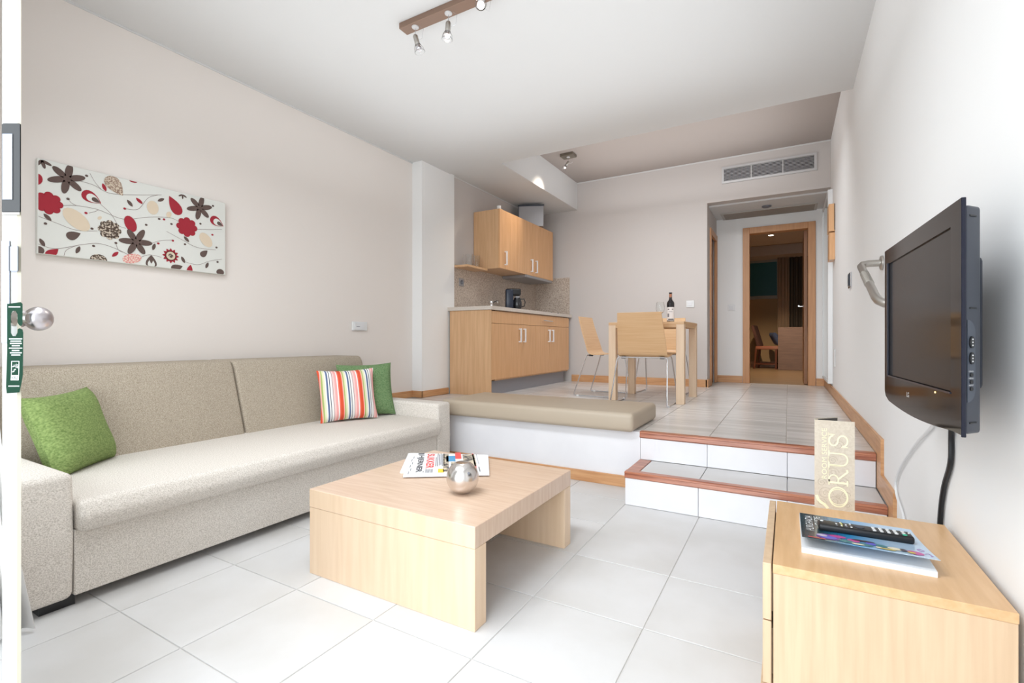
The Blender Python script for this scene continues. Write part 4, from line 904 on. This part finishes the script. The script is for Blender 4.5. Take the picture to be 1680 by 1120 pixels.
# coffee maker
cm = thing('coffee_maker', 'dark blue-black filter coffee maker with glass pot on the worktop', 'coffee maker', (-3.05, 5.38, 1.336), local=True)
cm.location = (-3.06, 5.36, 1.3362); cm.rotation_euler = (0, 0, math.radians(35))
bx('base', M['black'], -0.09, 0.12, -0.085, 0.085, 0, 0.03, cm, bev=0.01, seg=2)
s = MB().box(-0.09, 0.01, -0.085, 0.085, 0.03, 0.28, 0.018, 3); s.smooth = True; s.build('water_tank', M['coffee'], cm)
s = MB().box(-0.088, 0.105, -0.08, 0.08, 0.20, 0.285, 0.018, 3); s.smooth = True; s.build('filter_head', M['black'], cm)
pt = MB().lathe([(0, 0), (0.048, 0.0), (0.06, 0.03), (0.058, 0.09), (0.042, 0.13), (0.044, 0.14), (0, 0.14)], (0.065, 0, 0.032), 24).build('coffee_pot', mat('smoked_pot', (40, 40, 44), 0.08, coat=0.5), cm)
MB().tube([(0.105, 0, 0.158), (0.15, 0, 0.16), (0.165, 0, 0.12), (0.155, 0, 0.07), (0.122, 0, 0.06)], 0.007, 8).build('pot_handle', M['black'], pt)
MB().box(0.035, 0.095, -0.03, 0.03, 0.172, 0.196, 0.004).build('pot_lid', M['alu'], cm)

# ------------------------------------------------------------------ dining set
dt = thing('dining_table', 'square oak dining table with four thick legs on the raised floor', 'table', (-1.19, 5.03, ZU))
tx0, tx1, ty0, ty1, tz = -1.555, -0.835, 4.66, 5.40, 1.147
bx('tabletop', M['ply'], tx0, tx1, ty0, ty1, tz-0.028, tz, dt, bev=0.002)
bx('apron', M['ply'], tx0+0.07, tx1-0.07, ty0+0.004, ty0+0.022, tz-0.055, tz-0.028, dt)
bx('apron', M['ply'], tx0+0.07, tx1-0.07, ty1-0.022, ty1-0.004, tz-0.055, tz-0.028, dt)
bx('apron', M['ply'], tx1-0.022, tx1-0.004, ty0+0.07, ty1-0.07, tz-0.055, tz-0.028, dt)
bx('apron', M['ply'], tx0+0.004, tx0+0.022, ty0+0.07, ty1-0.07, tz-0.055, tz-0.028, dt)
for (x, y) in ((tx0, ty0), (tx1-0.072, ty0), (tx0, ty1-0.072), (tx1-0.072, ty1-0.072)):
    bx('leg', M['beechZ'], x, x+0.072, y, y+0.072, ZU, tz-0.028, dt, bev=0.002)
def make_chair(label):
    c = thing('dining_chair', label, 'chair', (0, 0, 0), 'sled-base dining chairs', local=True)
    # one-piece bent plywood shell: seat and back share a bend; built as seat and backrest
    def shell(path, wdt, name):
        s_ = MB(); R_ = []
        for (y, z), w2 in zip(path, wdt):
            R_.append((y, z, w2))
        for sd in (0, 1):
            pass
        top = []; bot = []
        for i, (y, z, w2) in enumerate(R_):
            a = R_[max(0, i-1)]; b = R_[min(len(R_)-1, i+1)]; d = Vector((0, b[0]-a[0], b[1]-a[1])).normalized(); n_ = Vector((0, -d.z, d.y))*0.0055
            top.append([s_.bm.verts.new((x, y+n_.y, z+n_.z)) for x in (-w2, -w2/3, w2/3, w2)]); bot.append([s_.bm.verts.new((x, y-n_.y, z-n_.z)) for x in (-w2, -w2/3, w2/3, w2)])
        for i in range(len(R_)-1):
            for k in range(3):
                s_.bm.faces.new((top[i][k], top[i][k+1], top[i+1][k+1], top[i+1][k])); s_.bm.faces.new((bot[i][k+1], bot[i][k], bot[i+1][k], bot[i+1][k+1]))
            s_.bm.faces.new((top[i][0], top[i+1][0], bot[i+1][0], bot[i][0])); s_.bm.faces.new((top[i+1][3], top[i][3], bot[i][3], bot[i+1][3]))
        for q in (0, -1):
            for k in range(3): s_.bm.faces.new((top[q][k], bot[q][k], bot[q][k+1], top[q][k+1]))
        s_.smooth = True
        return s_.build(name, M['ply'], c)
    bend = [(-0.045+0.06*math.cos(a), 0.500+0.055*math.sin(a)) for a in [-PI/2, -PI/2-0.35, -PI/2-0.7, -PI/2-1.0, -PI/2-1.3]]
    shell([(0.24, 0.452), (0.215, 0.458), (0.12, 0.452), (0.02, 0.445)]+bend, [0.20, 0.21, 0.215, 0.22, 0.223, 0.225, 0.226, 0.226, 0.226], 'seat')
    shell([bend[-1], (-0.125, 0.56), (-0.165, 0.68), (-0.20, 0.80), (-0.212, 0.850)], [0.226, 0.222, 0.213, 0.204, 0.200], 'backrest')
    for sx_ in (-1, 1):
        MB().tube([(sx_*0.20, -0.105, 0.436), (sx_*0.222, -0.110, 0.434), (sx_*0.232, -0.118, 0.415), (sx_*0.257, -0.243, 0.022), (sx_*0.257, -0.240, 0.009), (sx_*0.257, -0.225, 0.0065), (sx_*0.257, 0.225, 0.0065), (sx_*0.257, 0.238, 0.010), (sx_*0.256, 0.240, 0.022), (sx_*0.215, 0.165, 0.415), (sx_*0.208, 0.160, 0.437), (sx_*0.19, 0.155, 0.440)], 0.0062, 8).build('leg', M['wire'], c)
        s_ = MB()
        for yy in (-0.20, 0.20): s_.box(sx_*0.257-0.009, sx_*0.257+0.009, yy-0.012, yy+0.012, 0.0, 0.016)
        s_.build('glide', M['white'], c)
    MB().tube([(-0.20, -0.105, 0.436), (0.20, -0.105, 0.436)], 0.0062, 8).build('crossbar', M['wire'], c)
    MB().tube([(-0.19, 0.155, 0.440), (0.19, 0.155, 0.440)], 0.0062, 8).build('crossbar', M['wire'], c)
    s_ = MB()
    for sx_ in (-1, 1): s_.box(sx_*0.18-0.02, sx_*0.18+0.02, -0.095, -0.06, 0.424, 0.444, 0.003)
    s_.build('bracket', M['black'], c)
    return c
ch = make_chair('oak plywood chair with wire legs, its back to us in front of the table')
ch.location = (-1.180, 4.60, ZU)
def dup(root, loc, rz, label):
    r = root.copy(); COL.objects.link(r); r.location = loc; r.rotation_euler = (0, 0, rz); r['label'] = label
    for c_ in root.children:
        k = c_.copy(); COL.objects.link(k); k.parent = r
    return r
dup(ch, (-1.755, 5.095, ZU), -PI/2, 'oak plywood chair with wire legs left of the table, seen from the side')
dup(ch, (-1.235, 5.60, ZU), PI-0.05, 'oak plywood chair with wire legs behind the table, mostly hidden')
# bottle and wine glass
bt = thing('wine_bottle', 'dark wine bottle with a white label standing on the dining table', 'bottle', (-1.046, 5.10, tz))
bc = (-1.046, 5.10, tz)
MB().lathe([(0, 0.004), (0.030, 0), (0.0375, 0.004), (0.0375, 0.195), (0.034, 0.212), (0.020, 0.232), (0.0145, 0.245), (0.0140, 0.300), (0.0155, 0.302), (0.0155, 0.312), (0, 0.313)], bc, 28).build('glass_body', M['bottle'], bt)
def arc_label(r, z0, z1, a0, a1, m, nm, n=14):
    s_ = MB(); P = []
    for k in range(n+1):
        a = a0+(a1-a0)*k/n; P.append((bc[0]+r*math.cos(a), bc[1]+r*math.sin(a)))
    for p, q in zip(P, P[1:]): s_.poly([(p[0], p[1], tz+z0), (q[0], q[1], tz+z0), (q[0], q[1], tz+z1), (p[0], p[1], tz+z1)])
    return s_.build(nm, m, bt, smooth=True)
ca = math.atan2(-5.10, 1.046)
lb = arc_label(0.0380, 0.025, 0.160, ca-1.35, ca+1.35, M['label'], 'paper_label')
arc_label(0.0384, 0.135, 0.142, ca-0.75, ca-0.35, M['ink'], 'label_print', 4); arc_label(0.0384, 0.135, 0.142, ca+0.35, ca+0.75, M['ink'], 'label_print', 4)
arc_label(0.0384, 0.112, 0.116, ca-0.5, ca+0.5, M['greyink'], 'label_print', 5); arc_label(0.0384, 0.060, 0.095, ca-0.85, ca-0.35, M['greyink'], 'label_print', 5)
arc_label(0.0384, 0.032, 0.042, ca-0.6, ca+0.9, M['ink'], 'label_print', 6)
arc_label(0.0158, 0.262, 0.295, ca-0.9, ca+0.9, mat('neck_foil', (170, 110, 80), 0.4, 0.3), 'neck_label', 8)
wg = thing('wine_glass', 'clear stemmed wine glass beside the dark wine bottle', 'glass', (-1.14, 5.04, tz))
MB().lathe([(0, 0.003), (0.036, 0.0), (0.036, 0.002), (0.006, 0.007), (0.004, 0.012), (0.004, 0.085), (0.010, 0.092), (0.034, 0.112), (0.044, 0.142), (0.043, 0.17), (0.033, 0.215), (0.0318, 0.215), (0.0415, 0.17), (0.0425, 0.143), (0.033, 0.114), (0.008, 0.096), (0, 0.094)], (-1.135, 5.04, tz), 28).build('bowl_and_stem', M['wineglass'], wg)

# ------------------------------------------------------------------ hall: vent grille, hatch, doors, mirror
vg = thing('air_grille', 'long grey louvred air grille in the wall above the hall opening', 'vent', (-0.215, 6.53, 3.02))
vx0, vx1, vz0, vz1 = -0.717, 0.285, 2.912, 3.117
s = MB().box(vx0, vx1, 6.512, 6.529, vz1-0.026, vz1).box(vx0, vx0+0.022, 6.512, 6.529, vz0+0.026, vz1-0.026).box(vx1-0.026, vx1, 6.512, 6.529, vz0+0.026, vz1-0.026).box(vx0, vx1, 6.506, 6.529, vz0, vz0+0.026); s.build('frame', M['ventmetal'], vg)
bx('dark_backing', M['louvre'], vx0+0.02, vx1-0.02, 6.526, 6.5295, vz0+0.02, vz1-0.02, vg)
for i in range(10):
    z = vz0+0.038+i*0.0148
    sl = MB().box(vx0+0.022, vx1-0.026, -0.0075, 0.0075, -0.0016, 0.0016, mtx=Matrix.Translation((0, 6.518, z)) @ Matrix.Rotation(math.radians(16), 4, 'X')); sl.build('slat', M['ventmetal'], vg)
for x in (-0.39, -0.055): bx('divider', M['ventmetal'], x-0.004, x+0.004, 6.510, 6.522, vz0+0.024, vz1-0.024, vg)
hp_ = thing('ceiling_hatch', 'long grey ceiling access panel in the hall ceiling', 'hatch', (-0.24, 7.28, 2.68))
bx('frame', mat('hatch_frame', (190, 186, 182), 0.6), -0.80, 0.32, 7.08, 7.447, 2.668, 2.679, hp_, bev=0.002); bx('panel', mat('hatch_panel', (150, 140, 130), 0.6), -0.765, 0.29, 7.11, 7.43, 2.664, 2.6685, hp_)
t = thing('ceiling_sensor', 'small round dark ceiling disc in the hall', 'detector', (-0.24, 6.96, 2.68)); MB().lathe([(0, 0), (0.055, 0), (0.055, -0.012), (0.04, -0.018), (0, -0.018)], (-0.24, 6.955, 2.679), 20).build('disc', M['greyink'], t)
# bedroom door frame and leaf
dn = structure(MB().box(-0.55, -0.465, 7.425, 7.56, ZU, 2.524, 0.003).box(0.225, 0.31, 7.425, 7.56, ZU, 2.524, 0.003).box(-0.465, 0.225, 7.425, 7.56, 2.440, 2.524, 0.003).build('door_1', M['doorwood']))
dn['label'] = 'oak frame of the open bedroom door'
lf = MB().box(0.182, 0.222, 7.575, 8.27, ZU+0.004, 2.435, 0.002).build('door_leaf', M['darkdoor'], dn)
MB().tube([(0.180, 8.19, 1.46), (0.135, 8.19, 1.46), (0.130, 8.18, 1.46), (0.130, 8.07, 1.46)], 0.009, 8).build('lever_handle', M['chrome'], lf)
# hall side door (left)
d2 = structure(MB().box(-0.905, -0.872, 6.76, 6.84, ZU, 2.44, 0.002).box(-0.905, -0.872, 7.33, 7.41, ZU, 2.44, 0.002).box(-0.905, -0.872, 6.84, 7.33, 2.36, 2.44, 0.002).build('door_2', M['doorwood']))
bx('door_leaf', M['darkdoor'], -0.955, -0.925, 6.79, 7.38, ZU+0.004, 2.42, d2)
mr_ = thing('wall_mirror', 'tall narrow mirror with white frame on the right wall of the hall', 'mirror', (0.395, 6.8, 0.5))
MB().box(0.372, XR-0.001, 6.24, 6.262, 0.50, 2.60, 0.002).box(0.372, XR-0.001, 7.20, 7.225, 0.50, 2.60).box(0.372, XR-0.001, 6.262, 7.20, 0.50, 0.525).box(0.372, XR-0.001, 6.262, 7.20, 2.575, 2.60).build('frame', M['white'], mr_)
bx('mirror_glass', M['mirror'], 0.380, 0.392, 6.262, 7.20, 0.525, 2.575, mr_)
sc = thing('wall_lamp', 'small oak wall lamp made of two stacked blocks at the hall entrance', 'lamp', (0.39, 6.02, 2.1))
bx('upper_block', M['kit'], 0.362, XR-0.001, 5.94, 6.16, 2.090, 2.372, sc, bev=0.002); bx('lower_block', M['kit'], 0.367, XR-0.001, 5.95, 6.15, 1.800, 2.080, sc, bev=0.002)
bx('black_edge', M['black'], 0.410, XR-0.001, 5.934, 5.94, 2.10, 2.37, sc)
t = thing('wall_socket', 'white socket low on the right wall beside the hall', 'socket', (XR, 6.0, 0.8)); bx('plate', M['white'], XR-0.010, XR-0.001, 5.90, 6.0, 0.70, 0.88, t, bev=0.002)

# ------------------------------------------------------------------ bedroom
structure(MB().box(-3.0, 2.2, 12.0, 12.1, 0.2, 3.3).box(-3.1, -3.0, 7.55, 12.1, 0.2, 3.3).box(2.2, 2.3, 7.55, 12.1, 0.2, 3.3).build('wall_bedroom', M['bedwall']))
structure(MB().box(-3.0, -1.0, 7.45, 7.55, 0.2, 3.3).box(XR, 2.2, 7.60, 7.70, 0.2, 3.3).box(-1.0, 0.6, 7.551, 7.60, 2.72, 3.3).build('wall_bedroom', M['bedwall']))
structure(MB().box(-3.0, 2.2, 7.55, 10.55, 2.80, 3.3).box(-3.0, 2.2, 10.55, 12.0, 3.15, 3.3).box(-3.0, 2.2, 11.30, 11.45, 2.72, 2.92).box(-3.0, 2.2, 11.45, 12.0, 2.72, 2.76).build('ceiling', mat('bedroom_ceiling', (196, 184, 178), 0.9)))
structure(MB().box(-2.9, 2.1, 11.975, 12.0, ZU, ZU+0.12).build('baseboard_bedroom', M['base']))
w1 = structure(MB().box(-1.6, -0.17, 11.95, 12.0, 2.67, 2.73).box(-1.6, -0.17, 11.95, 12.0, 1.87, 1.94).box(-0.215, -0.17, 11.95, 12.0, 1.94, 2.67).box(-1.6, -1.56, 11.95, 12.0, 1.94, 2.67).build('window_1', mat('grey_window_frame', (150, 150, 146), 0.5)))
bx('blind', M['teal'], -1.56, -0.215, 11.965, 11.985, 1.94, 2.67, w1)
tag(MB().tube([(-1.7, 11.90, 2.735), (-0.12, 11.90, 2.735)], 0.012, 8).build('curtain_rod', M['black']), 'dark curtain rod above the teal window', 'rod')
def curtain(x0, x1, y, z0, z1, m, lb, amp=0.02, f=26):
    s_ = MB(); n_ = int(f*2.5); P = [(x0+(x1-x0)*k/n_, y+amp*math.sin(2*PI*k/n_*f/4.0)) for k in range(n_+1)]
    for p, q in zip(P, P[1:]): s_.poly([(p[0], p[1], z0), (q[0], q[1], z0), (q[0], q[1], z1), (p[0], p[1], z1)])
    bmesh.ops.remove_doubles(s_.bm, verts=s_.bm.verts, dist=1e-5); s_.smooth = True
    o_ = s_.build('curtain', m); md_ = o_.modifiers.new('thick', 'SOLIDIFY'); md_.thickness = 0.004; return tag(o_, lb, 'curtain')
curtain(-0.20, 0.02, 11.72, ZU+0.01, 2.74, M['sheer'], 'beige sheer curtain beside the teal window in the bedroom', 0.012, 14)
curtain(0.0, 0.75, 11.80, ZU+0.01, 2.74, M['taupe'], 'dark taupe curtain right of the beige sheer in the bedroom', 0.03, 34)
dk = thing('bedroom_desk', 'dark walnut desk with a solid end panel in the bedroom', 'desk', (0.2, 11.3, ZU))
bx('end_panel', M['desk'], -0.178, 0.62, 11.0, 11.04, ZU, 1.20, dk, bev=0.003); bx('desktop', M['desk'], -0.178, 0.62, 11.0, 11.62, 1.201, 1.225, dk, bev=0.002); bx('end_panel', M['desk'], -0.178, 0.62, 11.58, 11.62, ZU, 1.20, dk)
bcn = thing('bedroom_chair', 'reddish wooden chair with striped upholstery beside the walnut desk', 'chair', (-0.40, 11.4, ZU), local=True)
bcn.location = (-0.385, 11.42, ZU); bcn.rotation_euler = (0, 0, math.radians(-8))
bs = mat('striped_upholstery', (56, 34, 30), 0.9, rgb2=(110, 72, 60), scale=(1, 40, 1)); bs2 = mat('seat_upholstery', (150, 78, 50), 0.9, rgb2=(190, 150, 130), scale=(1, 30, 1))
s = MB().prism([(-0.27, -0.20, 0.90), (-0.22, -0.20, 0.905), (-0.10, -0.20, 0.47), (-0.155, -0.20, 0.45)], (0, 0.40, 0)); bmesh.ops.recalc_face_normals(s.bm, faces=s.bm.faces); bmesh.ops.bevel(s.bm, geom=list(s.bm.edges), offset=0.01, segments=2, affect='EDGES'); s.build('backrest', bs, bcn)
bx('seat', bs2, -0.18, 0.24, -0.21, 0.21, 0.40, 0.47, bcn, bev=0.015, seg=2)
for (x, y) in ((-0.17, -0.18), (-0.17, 0.18), (0.20, -0.18), (0.20, 0.18)):
    MB().prism([(x-0.02-(0.03 if x < 0 else 0), y-0.018, 0), (x+0.012-(0.03 if x < 0 else 0), y-0.018, 0), (x+0.02, y-0.018, 0.41), (x-0.02, y-0.018, 0.41)], (0, 0.036, 0)).build('leg', M['chairwood'], bcn)
for y in (-0.18, 0.18): bx('stretcher', M['chairwood'], -0.19, 0.20, y-0.01, y+0.01, 0.09, 0.115, bcn)
pb = pillow_mesh(0.36, 0.30, 0.12, M['bluecloth'], 'b').build('blue_cushion', M['bluecloth']); pb.matrix_world = frame((-0.23, 11.42, ZU+0.62), Vector((0.25, -1, 0)), Vector((-0.55, 0, 1))); tag(pb, 'blue cloth cushion on the bedroom chair', 'cushion')
dlt = thing('downlight', 'small bright round downlight in the bedroom ceiling', 'lamp', (-0.26, 9.55, 2.80))
MB().lathe([(0.0, -0.004), (0.04, -0.004), (0.04, 0.0)], (-0.262, 9.55, 2.7985), 20).build('lit_disc', M['bulb'], dlt); MB().lathe([(0.04, 0), (0.055, 0), (0.055, -0.006), (0.04, -0.006)], (-0.262, 9.55, 2.7995), 20).build('rim', M['ventmetal'], dlt)
spot('bedroom_beam', (-0.262, 9.55, 2.77), (-0.262, 9.75, 0), 120, 120, 0.5, (1, .80, .58), 0.04)
